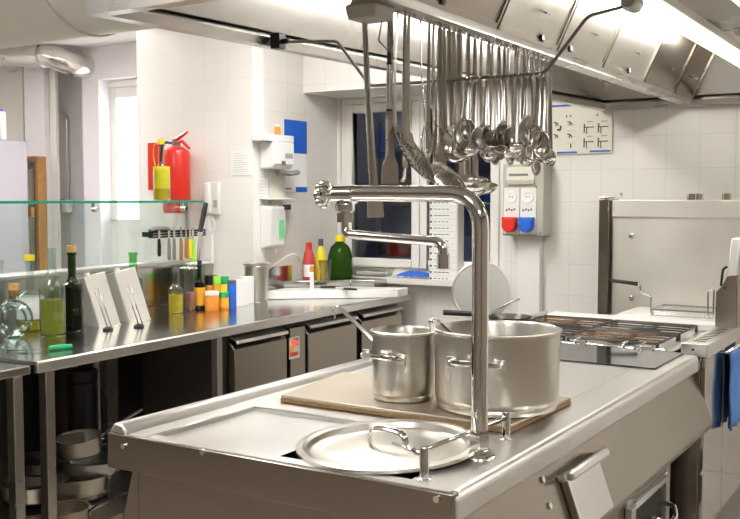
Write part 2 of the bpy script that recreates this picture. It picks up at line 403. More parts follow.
# gutter channel under filters, running front to back
gx=-1.42
gx0,gx1=-1.475,-1.405
g=MB(O); g.prism([(gx0,2.105),(gx1,2.105),(gx1,2.115),(gx1+.012,2.14),(gx1+.004,2.142),(gx1-.006,2.12),(gx0+.006,2.12),(gx0-.004,2.142),(gx0-.012,2.14),(gx0,2.115)],'y',2.36,5.80)
g.build('gutter','steel_hood',t,bevel=.002)
ys=[2.42,3.06,3.70,4.17,4.81,5.39,5.80]; ys=[2.40,2.42+.64*1,3.62,4.17,4.80,5.38,5.80]
for i in range(len(ys)-1):
    f=MB(O); y0,y1=ys[i]+.006,ys[i+1]-.006
    x0,z0,x1,z1=gx1+.0,2.135,gx1+.17,2.50
    # right hand filter panel: a raised frame around a plain sheet
    def P(s,off,y): 
        n=Vector((z1-z0,0,-(x1-x0))).normalized()
        return Vector((x0+(x1-x0)*s,y,z0+(z1-z0)*s))+n*off
    def slab(ya,yb,s0,s1,o0,o1):
        vs=[P(s,o,y) for o in (o0,o1) for s in (s0,s1) for y in (ya,yb)]
        f.add(vs,[(0,1,3,2),(4,6,7,5),(0,4,5,1),(2,3,7,6),(0,2,6,4),(1,5,7,3)])
    slab(y0,y1,0,1,0,.008); slab(y0,y0+.012,0,1,.008,.014); slab(y1-.012,y1,0,1,.008,.014); slab(y0,y1,0,.05,.008,.014)
    fo=f.build('filter',['steel_dark','steel_fil','steel_fil','steel_fil','steel_side','steel_side'][i],t)  # first panel's dark reflection is put into its steel colour
    hd=MB(O); q=P(.28,.014,(y0+y1)/2); hd.tube(bend([q+Vector((0,-.02,0)),q+Vector((.025,-.02,-.01)),q+Vector((.025,.02,-.01)),q+Vector((0,.02,0))],.01),.004,6); hd.build('filter_handle','chrome',fo)
f=MB(O); f.prism([(gx0,2.135),(gx0+.008,2.135),(gx0-.12,2.50),(gx0-.13,2.50)],'y',2.4,5.8); f.build('filter_back','steel_fil',t)
# small clips on gutter
for y in (2.62,3.42,3.72,4.5): MB(O).box(gx1-.01,gx1+.03,y,y+.03,2.14,2.165).build('clip','black',t,bevel=.004)
# right plenum box beside the filters
b=MB(O); b.box(-.86,-.30,2.4,5.7,2.36,2.50); b.build('plenum','steel_side',t,bevel=.006)
b=MB(O); b.cyl((-.87,3.4,2.40),(-.87,3.5,2.40),.01,8); b.tube(bend([(-.87,3.2,2.49),(-.87,3.3,2.37),(-.87,3.6,2.37),(-.87,3.7,2.45)],.05),.006,8); b.build('cable','black',t)
# near end funnel under the gutter
b=MB(O); q=Xp(367,12,-1.43)
ap=q.z
b.add([(gx-.025,q.y-.03,ap+.12),(gx+.025,q.y-.03,ap+.12),(gx+.025,q.y+.03,ap+.12),(gx-.025,q.y+.03,ap+.12),
       (gx-.04,q.y-.04,ap+.02),(gx+.04,q.y-.04,ap+.02),(gx+.04,q.y+.04,ap+.02),(gx-.04,q.y+.04,ap+.02),
       (gx-.052,q.y-.052,ap+.012),(gx+.052,q.y-.052,ap+.012),(gx+.052,q.y+.052,ap+.012),(gx-.052,q.y+.052,ap+.012),
       (gx-.044,q.y-.044,ap-.025),(gx+.044,q.y-.044,ap-.025),(gx+.044,q.y+.044,ap-.025),(gx-.044,q.y+.044,ap-.025)],
      [(0,1,2,3)]+[(i+4*k,(i+1)%4+4*k,(i+1)%4+4*k+4,i+4*k+4) for k in range(3) for i in range(4)]+[(15,14,13,12)])
b.build('drip_cup','greyb',t,bevel=.004)
# lamps in the hood
def tube_lamp(label,x,y0,y1,z,open_end):
    t=thing('fluorescent_lamp',label,'light',(x,y0,z))
    MB().cyl((0,.05,0),(0,y1-y0-.05,0),.019,16).build('tube','tube' if open_end else 'tube_soft',t)
    h=MB(); h.box(-.035,.035,0,y1-y0,.035,.08); h.build('housing','white2',t,bevel=.008)
    for a,bb in ((0,.05),(y1-y0-.05,y1-y0)):
        s=MB(); s.cyl((0,a,0),(0,bb,0),.026,16); s.box(-.02,.02,a+.005,bb-.005,0,.04); s.build('end_cap','alu',t)
    return t
tube_lamp('glowing fluorescent tube right of the hood filters',-1.06,3.42,5.6,2.27,1)
tube_lamp('glowing fluorescent tube in the left bay of the hood behind the utensils',-1.78,2.75,4.9,2.26,0)
# bent hanging rail
YR=2.79
rl=[Yp(278,42,YR),Yp(337,41,YR),Yp(370,86,YR),Yp(545,73,YR),Yp(588,16,YR),Yp(630,5,YR)]
t=thing('hanging_rail','thin bent metal rail slung across under the hood, carrying spoons','rail',rl[0])
MB(rl[0]).tube(bend(rl,.02),.0055,8).build('rod','greyd',t)
s=MB(rl[0]); q=rl[0]; s.box(q.x-.02,q.x+.02,q.y-.02,q.y+.02,q.z-.025,q.z+.03); s.cyl(q,(q.x+.05,q.y,q.z),.01,8); s.build('clamp','black',t,bevel=.003)
s=MB(rl[0]); q=rl[-1]; s.tube([q+Vector((0,-.02,.01)),q+Vector((.0,.0,.01)),q+Vector((0,.05,.01))],[.02,.028,.026],16); s.build('rail_end_mount','alu',t)

# big rounded duct beyond the hood, left
t=thing('air_duct','large beige rounded air duct running behind the left hood corner','duct',(-5,3.35,2.72))
d=MB((-5,3.35,2.72)); R0=.36
prof=[(R0*math.cos(a),R0*math.sin(a)) for a in [i*PI/24 for i in range(48)]]
vs=[];xs=[-8.9,-5.2,-3.1,-2.6,-2.25]; sc=[1,1,1,.8,.62]
for xx,s_ in zip(xs,sc):
    for (a,b) in prof: vs.append((xx,3.35+a*s_,2.72+b*s_+(1-s_)*.18))
n=48
d.add(vs,[(i*n+k,i*n+(k+1)%n,(i+1)*n+(k+1)%n,(i+1)*n+k) for i in range(4) for k in range(n)],True)
d.build('duct_shell','beige',t)
s=MB((-5,3.35,2.72)); s.tube([(-3.7,3.35+R0*1.01*math.cos(a),2.72+R0*1.01*math.sin(a)) for a in [i*PI/24 for i in range(48)]],.008,6,closed=True); s.build('seam_band','beige',t)
w=MB((-5,3.35,2.72)); w.tube(bend([(-3.0,3.0,2.5),(-2.9,2.97,2.42),(-2.6,2.95,2.40),(-2.4,2.94,2.44)],.08),.004,6); w.build('cable','black',t)
# foil duct along the far wall
c0=Yp(-40,56,6.0); c1=Yp(47,55,6.0)
t=thing('foil_duct','crinkled aluminium ventilation duct below the ceiling at far left','duct',c1)
d=MB(c1); N=60; vsn=[]; pts=[];rs=[]
for i in range(N+1):
    f=i/N; p=c0.lerp(c1,f); pts.append(p); rs.append(.105+(.006 if i%3==0 else 0)+.003*random.random())
d.tube(pts,rs,24); d.build('straight_duct','foil',t)
d=MB(c1); pts=[c1,c1+Vector((.06,.0,-.01)),c1+Vector((.12,.03,-.04)),c1+Vector((.17,.08,-.07)),c1+Vector((.2,.16,-.09)),c1+Vector((.21,.3,-.09))]
d.tube(pts,[.112,.108,.112,.106,.11,.105],24); d.build('elbow','foil',t)
for dx in (-.02,-.5): d=MB(c1); d.tube([c1+Vector((dx,.113*math.cos(a),.113*math.sin(a))) for a in [i*PI/16 for i in range(32)]],.006,6,closed=True); d.build('clamp_ring','alu',t)

# ================================================================ ISLAND
IX0,IX1,IY0,IY1=-2.035,-.945,1.885,5.12; TZ=.9
IO=(-1.5,3.4,0)
t=isl=thing('cooking_island','long stainless steel cooking island with a recessed front well','island',IO)
# top: front rim, side rims, main plate with well opening
wx0_,wx1_,wy0,wy1=-1.90,-1.085,1.93,2.36
m=MB(IO)
# cross-section with rounded right lip (prism along y)
lip=[(-1.085,.9),(-.970,.9)]+[(-.970+.025*math.sin(a),.875+.025*math.cos(a)) for a in [i*PI/16 for i in range(1,9)]]+[(-.945,.835),(-.955,.825),(-1.0,.825),(-1.085,.87)]
m.prism(lip,'y',IY0,4.12)
m.box(-1.97,-1.085,wy1,4.12,.87,.9)               # main plate
m.box(-1.97,-1.90,IY0,wy1,.87,.9)
m.box(-1.90,-1.085,IY0,wy0,.87,.9)
m.build('worktop','steel_top',t,bevel=.004)
m=MB(IO); m.prism([(-2.035,.845),(-2.035,.905),(-2.02,.925),(-1.985,.925),(-1.972,.905),(-1.972,.845)],'y',IY0,4.12); m.build('raised_rail','steel_top',t,bevel=.008)
# front apron
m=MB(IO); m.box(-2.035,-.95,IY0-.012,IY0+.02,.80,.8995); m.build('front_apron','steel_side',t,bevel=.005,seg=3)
for u,v in ((124,446),(203,452),(437,499)):
    q=Yp(u,v,IY0-.013); s=MB(IO); s.cyl((q.x,IY0-.012,q.z),(q.x,IY0-.018,q.z),.008,12); s.build('screw','chrome',t)
# recessed tray with a pan opening (a polar grid around the round opening)
x0,x1,y0,y1=wx0_,wx1_,wy0,wy1
ox0,ox1,oy0,oy1=-1.50,x1,y0,2.30
m=MB(IO)
m.box(x0,ox0,y0,y1,.876,.886); m.box(ox0,x1,oy1,y1,.876,.886)
m.box(x0,x0+.003,y0,y1,.886,.8985); m.box(x1-.003,x1,oy1,y1,.886,.8985); m.box(x0,x1,y1-.003,y1,.886,.8985)
m.build('recessed_tray','steel_top',t)
m=MB(IO)
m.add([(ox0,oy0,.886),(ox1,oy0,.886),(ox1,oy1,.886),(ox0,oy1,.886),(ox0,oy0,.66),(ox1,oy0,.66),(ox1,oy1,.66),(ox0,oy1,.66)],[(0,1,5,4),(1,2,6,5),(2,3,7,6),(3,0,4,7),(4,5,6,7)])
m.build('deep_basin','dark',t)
# body
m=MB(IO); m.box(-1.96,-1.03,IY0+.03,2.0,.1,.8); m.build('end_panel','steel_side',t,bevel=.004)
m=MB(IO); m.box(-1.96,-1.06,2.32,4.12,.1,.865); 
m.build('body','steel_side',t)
# slanted control panels, both sides
pt=Yp(694,374,4.2); pb=Yp(705,416,4.2)
sl=[(-1.035,.838),(-.985,.838),(-.90,.60),(-.91,.575),(-1.035,.575)]
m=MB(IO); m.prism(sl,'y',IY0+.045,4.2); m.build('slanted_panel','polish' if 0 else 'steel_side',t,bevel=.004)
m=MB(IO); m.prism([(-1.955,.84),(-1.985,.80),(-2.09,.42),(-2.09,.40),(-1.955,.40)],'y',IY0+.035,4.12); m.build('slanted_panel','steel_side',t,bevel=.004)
m=MB(IO); m.prism([(-1.06,.575),(-1.035,.575),(-.995,.50),(-1.06,.50)],'y',IY0+.05,4.2); m.build('under_trim','steel_dark',t)
# control plate with folding handle on the slanted panel
def onsl(u,v,off=0):
    # intersect with slanted plane through (-.985,.838)-(-.90,.60)
    nx,nz=.238,.085; L=math.hypot(nx,nz); nx/=L; nz/=L
    d0=nx*-.985+nz*.838+off; rr=ray(u,v)
    tt=(d0-nz*EYE)/(nx*rr.x+nz*rr.z); return Vector((rr.x*tt,rr.y*tt,EYE+rr.z*tt))
nrm=Vector((.238,0,.085)).normalized(); dn=Vector((.085,0,-.238)).normalized()
def slbox(mb,y0,y1,s0,s1,o0,o1):
    b0=Vector((-.985,0,.838)); vs=[b0+dn*s+nrm*o+Vector((0,y,0)) for o in (o0,o1) for s in (s0,s1) for y in (y0,y1)]
    mb.add(vs,[(0,1,3,2),(4,6,7,5),(0,4,5,1),(2,3,7,6),(0,2,6,4),(1,5,7,3)])
q0=onsl(561,478); q1=onsl(597,462)
ya,yb=q0.y,q1.y; s0=(q0-Vector((-.985,0,.838))).dot(dn)
m=MB(IO); slbox(m,ya-.01,yb+.01,s0+.0,.245,0,.005); hp=m.build('handle_plate','polish',t,bevel=.003)
m=MB(IO); slbox(m,ya-.012,ya+.004,s0-.01,.24,.005,.022); m.build('hinge_strip','chrome',hp,bevel=.002)
m=MB(IO); slbox(m,ya-.03,yb+.0,s0-.018,s0+.010,.03,.052); slbox(m,ya-.03,ya-.015,s0-.012,s0+.008,.0,.03); slbox(m,yb-.015,yb+.0,s0-.012,s0+.008,0,.03); m.build('handle_bar','steel_top',hp,bevel=.008,seg=3)
for u,v in ((542,480),(549,506)):
    q=onsl(u,v); m=MB(IO); m.cyl(q,q+nrm*.006,.009,12); m.build('screw','chrome',t)
# lower front with louvred panel and compartment opening painted dark
q0=Xp(655,440,-1.03); q1=Xp(686,440,-1.03)
m=MB(IO); 
for i in range(5): m.prism([(-1.06,.52-i*.022),(-1.028,.512-i*.022),(-1.028,.508-i*.022),(-1.06,.505-i*.022)],'y',3.55,3.98)
m.box(-1.062,-1.05,3.5,4.02,.40,.53); m.build('louvre','steel_top',t)
m=MB(IO); m.box(-1.058,-1.03,3.98,4.03,.1,.53); m.box(-1.058,-1.03,3.5,3.55,.1,.40); m.box(-1.058,-1.03,3.55,3.98,.385,.41); m.build('compartment_frame','steel_top',t,bevel=.003)
m=MB(IO); m.box(-1.059,-1.054,3.55,3.98,.1,.385); m.build('compartment_shade','dark',t)  # flat near-black sheet painted as the shaded inside of the opening
m=MB(IO); m.tube(bend([(-1.05,3.72,.30),(-.99,3.72,.31),(-.97,3.76,.27),(-.97,3.90,.27),(-.99,3.94,.31),(-1.05,3.94,.30)],.03),.010,10); m.build('compartment_handle','chrome',t)
# feet
for x in (-1.85,-1.15):
    for y in (2.1,4.0): MB(IO).cyl((x,y,0),(x,y,.1),.03,14).build('foot','steel_dark',t)
# ---- rear cooking modules
BO=(-1.5,4.65,0)
t=hob=thing('gas_range','stainless gas range module with cast grates at the far end of the island','range',BO)
m=MB(BO); m.box(-1.96,-1.10,4.13,5.12,.1,.80); m.build('body','steel_side',t)
m=MB(BO); m.box(-1.965,-1.04,4.13,5.12,.80,.885); m.build('hob_top','steel_top',t,bevel=.004)
m=MB(BO); m.box(-1.965,-1.05,5.00,5.12,.885,.925); m.build('rear_ledge','white2',t,bevel=.008)
# grates
def grate(x0,x1,y0,y1,z,idx):
    g=MB(BO)
    g.tube([(x0,y0,z),(x1,y0,z),(x1,y1,z),(x0,y1,z)],.006,8,closed=True)
    n=4
    g2=MB(BO)
    for i in range(1,n):
        y=y0+(y1-y0)*i/n; g2.tube([(x0,y,z+.004),(x1,y,z+.002)],.0042,8)
    go=g.build('grate_frame','iron',hob); g2.build('grate_bar','rustbar' if idx else 'iron',hob)
    for (x,y) in ((x0,y0),(x1,y0),(x0,y1),(x1,y1)):
        MB(BO).box(x-.006,x+.006,y-.006,y+.006,.885,z).build('grate_foot','iron',hob)
    cx,cy=(x0+x1)/2,(y0+y1)/2
    b=MB(BO); b.lathe([(0,.885),(.075,.885),(.07,.905),(.05,.91),(.05,.918),(0,.918)],(cx,cy,0),28); b.build('burner','iron',hob)
    g3=MB(BO)
    for a in range(6):
        an=a*PI/3; g3.tube([(cx+.0*math.cos(an),cy+.0*math.sin(an),z+.001),(cx+.11*math.cos(an),cy+.11*math.sin(an),z+.001)],.003,6)
    g3.build('grate_finger','iron',hob)
grate(-1.95,-1.58,4.24,4.58,.916,0); grate(-1.56,-1.15,4.24,4.58,.916,1)
grate(-1.95,-1.58,4.61,4.95,.916,1); grate(-1.56,-1.15,4.61,4.95,.916,0)
m=MB(BO); m.prism([(-2.035,.845),(-2.035,.905),(-2.02,.925),(-1.985,.925),(-1.972,.905),(-1.972,.845)],'y',4.125,5.1); m.build('raised_rail','steel_top',t,bevel=.008)
# bright front edge with latch brackets
m=MB(BO); m.box(-1.96,-1.10,4.175,4.20,.885,.905); m.build('spill_guard','chrome',t,bevel=.006)
for i,x in enumerate((-1.86,-1.72,-1.62,-1.5,-1.28,-1.2)):
    m=MB(BO); m.tube(bend([(x,4.235,.918),(x,4.165,.918),(x,4.165,.892),(x+.05,4.165,.892),(x+.05,4.165,.918)],.012),.005,8); m.build('bracket','chrome',t)
# induction strip
q=[Zp(478,352,.902),Zp(560,372,.902),Zp(653,376,.902),Zp(672,359,.902)]
yk0,yk1=3.78,4.27
o=MB((-1.5,4.0,.901)).box(-1.94,-1.005,3.68,4.115,.9005,.906).build('induction_plate','indu',None,bevel=.002); o.location=(-1.5,4.0,.901)
tag(o,'black ceramic glass cooking plate set in front of the gas grates','cooktop')

# griddle plate with browned edge
t=thing('griddle_plate','tan seasoned flat metal plate lying under the two stockpots','griddle',(-1.46,2.68,.9))
G=(-1.46,2.68,.9)
pl=[(-1.86,2.445),(-1.065,2.445),(-1.055,2.90),(-1.925,2.90)]
m=MB(G); m.prism([(p[0]*.997-.004,p[1]) for p in pl],'z',.915,.925); m.build('plate','plate',t,bevel=.003)
m=MB(G); m.prism(pl,'z',.9015,.915); m.build('plate_edge','rust',t,bevel=.002)

# stockpots
def stockpot(label,cx,cy,R,H,hang,hs=.07):
    z0=.925
    t=thing('stockpot',label,'pot',(cx,cy,z0))
    m=MB(); m.lathe([(0,0),(R*.9,0),(R*.955,.003),(R*.97,.012),(R*.955,.02),(R*.985,.026),(R,.04),(R,H-.008),(R+.006,H-.004),(R+.007,H+.002),(R,H+.004),(R-.004,H-.004),(R-.004,.03),(R*.9,.012),(0,.012)],n=64)
    m.build('pot_body','steel_pot',t)
    for s,a in enumerate((hang,hang+PI)):
        ca,sa=math.cos(a),math.sin(a); tx,ty=-sa,ca
        def W(r_,w_,z_): return (ca*r_+tx*w_,sa*r_+ty*w_,z_)
        hz=H*.67
        m=MB(); m.tube(bend([W(R*.99,-hs,hz),W(R+.035,-hs*.9,hz+.004),W(R+.045,0,hz+.006),W(R+.035,hs*.9,hz+.004),W(R*.99,hs,hz)],.03),.008,10)
        h=m.build('handle','chrome',t)
        for w_ in (-hs,hs):
            m=MB(); q=[W(R+.003,w_-.014,hz-.016),W(R+.003,w_+.014,hz-.016),W(R+.003,w_+.014,hz+.016),W(R+.003,w_-.014,hz+.016),W(R-.003,w_-.014,hz-.016),W(R-.003,w_+.014,hz-.016),W(R-.003,w_+.014,hz+.016),W(R-.003,w_-.014,hz+.016)]
            m.add(q,[(0,1,2,3),(7,6,5,4),(0,4,5,1),(1,5,6,2),(2,6,7,3),(3,7,4,0)]); m.build('handle_bracket','steel_pot',h,bevel=.002)
    return t
c1=Vector((-1.545,2.735)); c2=Vector((-1.255,2.70))
stockpot('smaller stainless stockpot standing left on the tan plate',-1.505,2.62,.100,.212,math.radians(-98))
stockpot('larger stainless stockpot standing right on the tan plate, behind the tap',-1.203,2.66,.187,.235,math.radians(-84),.075)

# ladles in the pots
def ladle_in_pot(label,p_top,p_bot,w=.012):
    p_top=Vector(p_top);p_bot=Vector(p_bot)
    t=thing('ladle',label,'ladle',p_bot)
    d=(p_top-p_bot).normalized(); side=Vector((1,0,0)) if abs(d.x)<.7 else Vector((0,1,0))
    m=MB(p_bot); m.tube(bend([p_bot+Vector((0,0,.02)),p_top,p_top+d*.02+Vector((.0,-.01,-.015)),p_top+Vector((-.005,-.012,-.04))],.012),w,8,flat=.25); m.build('ladle_handle','uten',t)
    m=MB(p_bot); m.lathe([(0.001,-.035),(.025,-.03),(.042,-.012),(.046,.006),(.044,.006),(.040,-.010),(.024,-.027),(0.001,-.032)],p_bot,20); m.build('ladle_bowl','uten',t)
ladle_in_pot('white handled ladle leaning out of the smaller stockpot',Xp(338,306,-1.82),(-1.49,2.61,.99))
ladle_in_pot('short steel ladle leaning over the rim of the larger stockpot',Xp(436,318,-1.33),(-1.24,2.70,.99),.010)

# big lid on the tray
t=thing('pan_lid','wide round steel pan lid with strap handle lying over the island well','lid',(-1.27,2.12,.885))
LR=.240; m=MB(); m.lathe([(0.001,.020),(.08,.0185),(.15,.014),(.200,.010),(.206,.013),(.212,.026),(.222,.031),(LR,.028),(LR,.020),(.224,.012),(.208,.002),(.19,.0),(.15,.006),(.08,.012),(0.001,.014)],n=72); m.build('lid_disc','steel_pot',t)
m=MB(); m.tube(bend([(-.055,.03,.018),(-.05,.028,.058),(0,0,.066),(.05,-.028,.058),(.055,-.03,.018)],.03),.009,10,flat=.5); m.build('lid_handle','uten',t)
t.rotation_euler=(math.radians(2),math.radians(-2),math.radians(20))
t.location=(-1.27,2.13,.890)

# pot filler tap
PX,PY=-1.035,2.185
t=thing('pot_filler_tap','tall chrome swing-arm pot filler tap standing at the island corner','tap',(PX,PY,.9))
T=(PX,PY,.9)
m=MB(); m.lathe([(0.001,0),(.043,0),(.044,.006),(.038,.014),(.027,.02),(.026,.022)],n=32); m.lathe([(.024,.02),(.026,.024),(.027,.045),(.026,.065),(.021,.07)],n=6); m.build('base_flange','chrome',t)
m=MB(); zt=Yp(470,194,PY).z-.9
m.tube(bend([(0,0,.05),(0,0,zt),(-.40,.0,zt+.003)],.09,12),.0215,20); m.build('riser_pipe','chrome',t)
xk=Yp(345,191,PY).x-PX
m=MB(); m.cyl((xk-.03,0,zt),(xk+.03,0,zt),.026,20); m.lathe([(.026,0),(.028,.01),(.026,.02)],(xk,0,zt-.045),16); m.cyl((xk,0,zt),(xk,0,zt-.07),.018,16); m.lathe([(.024,0),(.024,.025),(0,.025)],(xk,0,zt-.075),6); m.build('valve_body','chrome',t)
m=MB(); m.cyl((xk-.03,0,zt),(xk-.055,0,zt),.012,14)
RY=Matrix.Rotation(PI/2,4,'Y')
m.lathe([(0.001,-.022),(.02,-.022),(.03,-.012),(.033,0),(.03,.012),(.02,.02),(0.001,.02)],(xk-.068,0,zt),28,RY)
for i in range(8):
    a=i*PI/4; m.lathe([(.0001,-.013),(.009,-.011),(.012,0),(.009,.011),(.0001,.013)],(xk-.068,.029*math.cos(a),zt+.029*math.sin(a)),10,RY)
m.build('hand_wheel','chrome',t)
za=Yp(360,235,PY).z-.9; ze=Yp(447,262,PY).z-.9; xe=Yp(447,240,PY).x-PX
m=MB(); m.tube(bend([(xk,0,zt-.06),(xk,0,za+.002),(xe,-.02,za-.012),(xe,-.02,ze-.005)],.05,10),.0125,16); m.build('swing_arm','chrome',t)
m=MB(); m.lathe([(.0125,.0),(.017,0),(.017,-.035),(.013,-.035)],(xe,-.02,ze+.02),16); m.build('spout_nozzle','chrome',t)
# two hinge posts with levers
def post(label,u,v,h,lever):
    q=Zp(u,v,.9); t=thing('lever_post',label,'lever',q)
    m=MB(); m.lathe([(0.001,0),(.018,0),(.018,.004),(.0115,.006),(.0115,h),(.010,h+.003),(0.001,h+.003)],n=20); m.build('post_stem','chrome',t)
    m=MB(); m.tube([(0,0,h-.014),(lever[0],lever[1],h-.014+lever[2])],[.0085,.0055],10); m.build('lever_arm','chrome',t)
post('short steel lever post at the front corner of the island',424,480,.075,(-.11,.045,.0))
q=Zp(508,440,.9); e=Vector((-1.12,2.03,.955))
lv=Zp(416,453,.93)-Zp(506,440,.9)
post('steel lever post right of the tap, its long rod reaching over the lid',506,440,.075,(lv.x,lv.y,lv.z-.061))

# standing lid behind the pots, hung on the wall column
def disc_thing(name,label,cat,c,R,tilt_axis,ang,mat,handle=None):
    pass

# ================================================================ RIGHT: back splash, fryer unit
t=thing('splash_panel','tall stainless steel splash panel against the tiled wall behind the range','panel',(-1.3,5.72,.9))
O=(-1.3,5.72,.9)
a=Yp(600,200,5.62); z1=a.z; xA=a.x; xB=Yp(610,200,5.62).x
m=MB(O); m.box(xB+.012,-.35,5.64,5.70,0,z1); m.build('main_sheet','steel_splash',t,bevel=.004)
m=MB(O); m.box(xA,xB,5.60,5.80,.86,z1+.005); m.build('end_piece','steel_side',t,bevel=.004)
m=MB(O); m.box(xB+.012,-.35,5.625,5.642,z1-.10,z1+.0); m.build('top_flange','steel_splash',t,bevel=.003)
for u,v in ((632,236),(632,298)):
    q=Yp(u,v,5.64); s=MB(O); s.lathe([(0,0),(.018,0),(.014,.014),(0,.018)],q,14,Matrix.Rotation(PI/2,4,'X')); s.build('bolt','chrome',t)
for u in (613,692,696,727):
    pass
m=MB(O); q=Yp(600,198,5.7); m.tube([q,(q.x+.13,q.y,q.z+.01),(q.x+.13,q.y,q.z+.03)],.010,8); m.build('pipe_stub','uten',t)
for i,u in enumerate((692,699,727)):
    q=Yp(u,197,5.68); MB(O).lathe([(0,0),(.028,0),(.028,.035),(0,.036)],(q.x,5.67,z1+.001),n=18).build('pipe_cap','chrome',t)

FO=(-.9,4.8,0)
t=thing('fryer_unit','stainless fryer unit with polished door at the far right of the island','fryer',FO)
m=MB(FO); m.box(-1.09,-.955,4.20,5.5,.10,.885); m.build('body','steel_side',t,bevel=.004)
m=MB(FO); m.box(-1.03,-.918,4.165,5.5,.885,.94); m.build('raised_deck','steel_top',t,bevel=.003)
m=MB(FO)
for i in range(9): m.box(-1.0,-.95,4.25+i*.055,4.262+i*.055,.94,.9415)
m.build('drain_slots','dark',t)
q=Yp(693,348,4.165); m=MB(FO); m.cyl((q.x,4.165,.915),(q.x,4.163,.915),.006,10); m.build('bolt_hole','dark',t)
m=MB(FO); m.box(-1.05,-.955,4.19,4.205,.10,.86); m.build('end_cheek','steel_side',t,bevel=.003)
m=MB(FO); m.box(-.955,-.935,4.20,4.56,.12,.875); m.build('door_leaf','polish',t,bevel=.004)
m=MB(FO); m.box(-.955,-.935,4.575,5.3,.12,.875); m.build('door_leaf','polish',t,bevel=.004)
o=None
# blue towel
m=MB(); N=14
vs=[];fs=[]
for j in range(10):
    for i in range(N+1):
        vs.append((.012*math.sin(i*1.5+j*.15)+.02,i*.03-.2+.01*math.sin(j),-.035*j*1.15))
for j in range(9):
    for i in range(N): fs.append((j*(N+1)+i,j*(N+1)+i+1,(j+1)*(N+1)+i+1,(j+1)*(N+1)+i))
m.add(vs,fs,True); o=m.build('hanging_towel','towel',None,solid=.008); o.location=(-.925,4.74,.86)
tag(o,'blue towel hanging down over the polished door','towel')
m=MB(); m.tube([(0,-.24,0),(0,.26,0)],.008,8); 
for y in (-.24,.26): m.tube([(0,y,0),(-.03,y,0)],.006,8)
o=m.build('towel_rail','chrome'); o.location=(-.905,4.74,.865)
tag(o,'short chrome rail holding the blue towel','rail')

# fryer head at the right
HO=Vector((-.97,4.9,.941))
t=thing('tilting_fryer_head','stainless fryer element box standing on the raised deck with lifted flap','fryer head',HO)
YH=4.78; xr=-.925
xl=Yp(715,320,YH).x
prof=[(xl,.941),(xl,Yp(715,292,YH).z),(Yp(722,286,YH).x,Yp(722,285,YH).z),(Yp(727,276,YH).x,Yp(727,276,YH).z),(xr,Yp(727,274,YH).z),(xr,.941)]
m=MB(HO); m.prism(prof,'y',YH,5.2); m.build('head_casing','steel_side',t,bevel=.004)
a=Yp(727,276,YH);b=Yp(731,238,YH+.05)
m=MB(HO); m.add([(a.x,YH,a.z),(xr,YH,a.z),(xr,YH+.3,a.z),(a.x,YH+.3,a.z),(b.x,YH+.05,b.z),(xr+.005,YH+.05,b.z),(xr+.005,YH+.33,b.z),(b.x,YH+.33,b.z)],[(3,2,1,0),(4,5,6,7),(0,1,5,4),(1,2,6,5),(2,3,7,6),(3,0,4,7)]); m.build('lifted_flap','steel_top',t,bevel=.006)
a=Yp(721,286,YH-.01); b=Yp(723,269,YH-.01); m=MB(HO); m.tube(bend([a,b,b+Vector((.02,0,.012))],.02),.006,8); m.build('lever','black',t)
m=MB(HO); q=Yp(725,288,YH); m.cyl(q,q+Vector((0,-.003,0)),.006,10); m.build('bolt_hole','dark',t)
m=MB(FO); m.box(-1.62,-1.035,5.13,5.56,.1,.93); m.build('oil_tank','steel_top',bpy.data.objects['fryer_unit'],bevel=.004)
# baskets
def basket(label,x0,x1,y0,y1,z0,z1,hx,grip):
    O=((x0+x1)/2,(y0+y1)/2,z0); t=thing('frying_basket',label,'basket',O)
    m=MB(O)
    m.tube([(x0,y0,z1),(x1,y0,z1),(x1,y1,z1),(x0,y1,z1)],.004,6,closed=True); m.tube([(x0,y0,z0),(x1,y0,z0),(x1,y1,z0),(x0,y1,z0)],.003,6,closed=True)
    m.build('basket_rim','wire',t)
    m=MB(O); n=20
    for i in range(n+1):
        x=x0+(x1-x0)*i/n
        for y in (y0,y1): m.tube([(x,y,z0),(x,y,z1)],.0011,4,caps=False)
    for i in range(9):
        y=y0+(y1-y0)*i/8
        for x in (x0,x1): m.tube([(x,y,z0),(x,y,z1)],.0011,4,caps=False)
    for k in range(1,7):
        z=z0+(z1-z0)*k/7; m.tube([(x0,y0,z),(x1,y0,z),(x1,y1,z),(x0,y1,z)],.0011,4,closed=True)
    m.build('wire_mesh','wire',t)
    return t,O
xa=Yp(651,310,5.15).x; xb=Yp(714,310,5.15).x
t,O=basket('wire frying basket with a black grip in front of the splash panel',xa,xb,5.15,5.4,.932,Yp(652,309,5.15).z,0,0)
m=MB(O); a=Yp(651,313,5.14);b_=Yp(651,296,5.14);c_=Yp(641,292,5.14);d_=Yp(640,284,5.14)
m.tube(bend([a,b_,c_,d_,Yp(633,283,5.14)],.012),.006,8); m.build('basket_handle','wire',t)
m=MB(O); m.tube([Yp(638,284,5.14),Yp(608,280,5.14)],[.011,.009],10); m.build('grip','black',t)
m=MB(O); m.tube(bend([Yp(708,320,5.14),Yp(708,291,5.14),Yp(714,289,5.14),Yp(713,320,5.14)],.01),.005,8); m.build('basket_hook','wire',t)

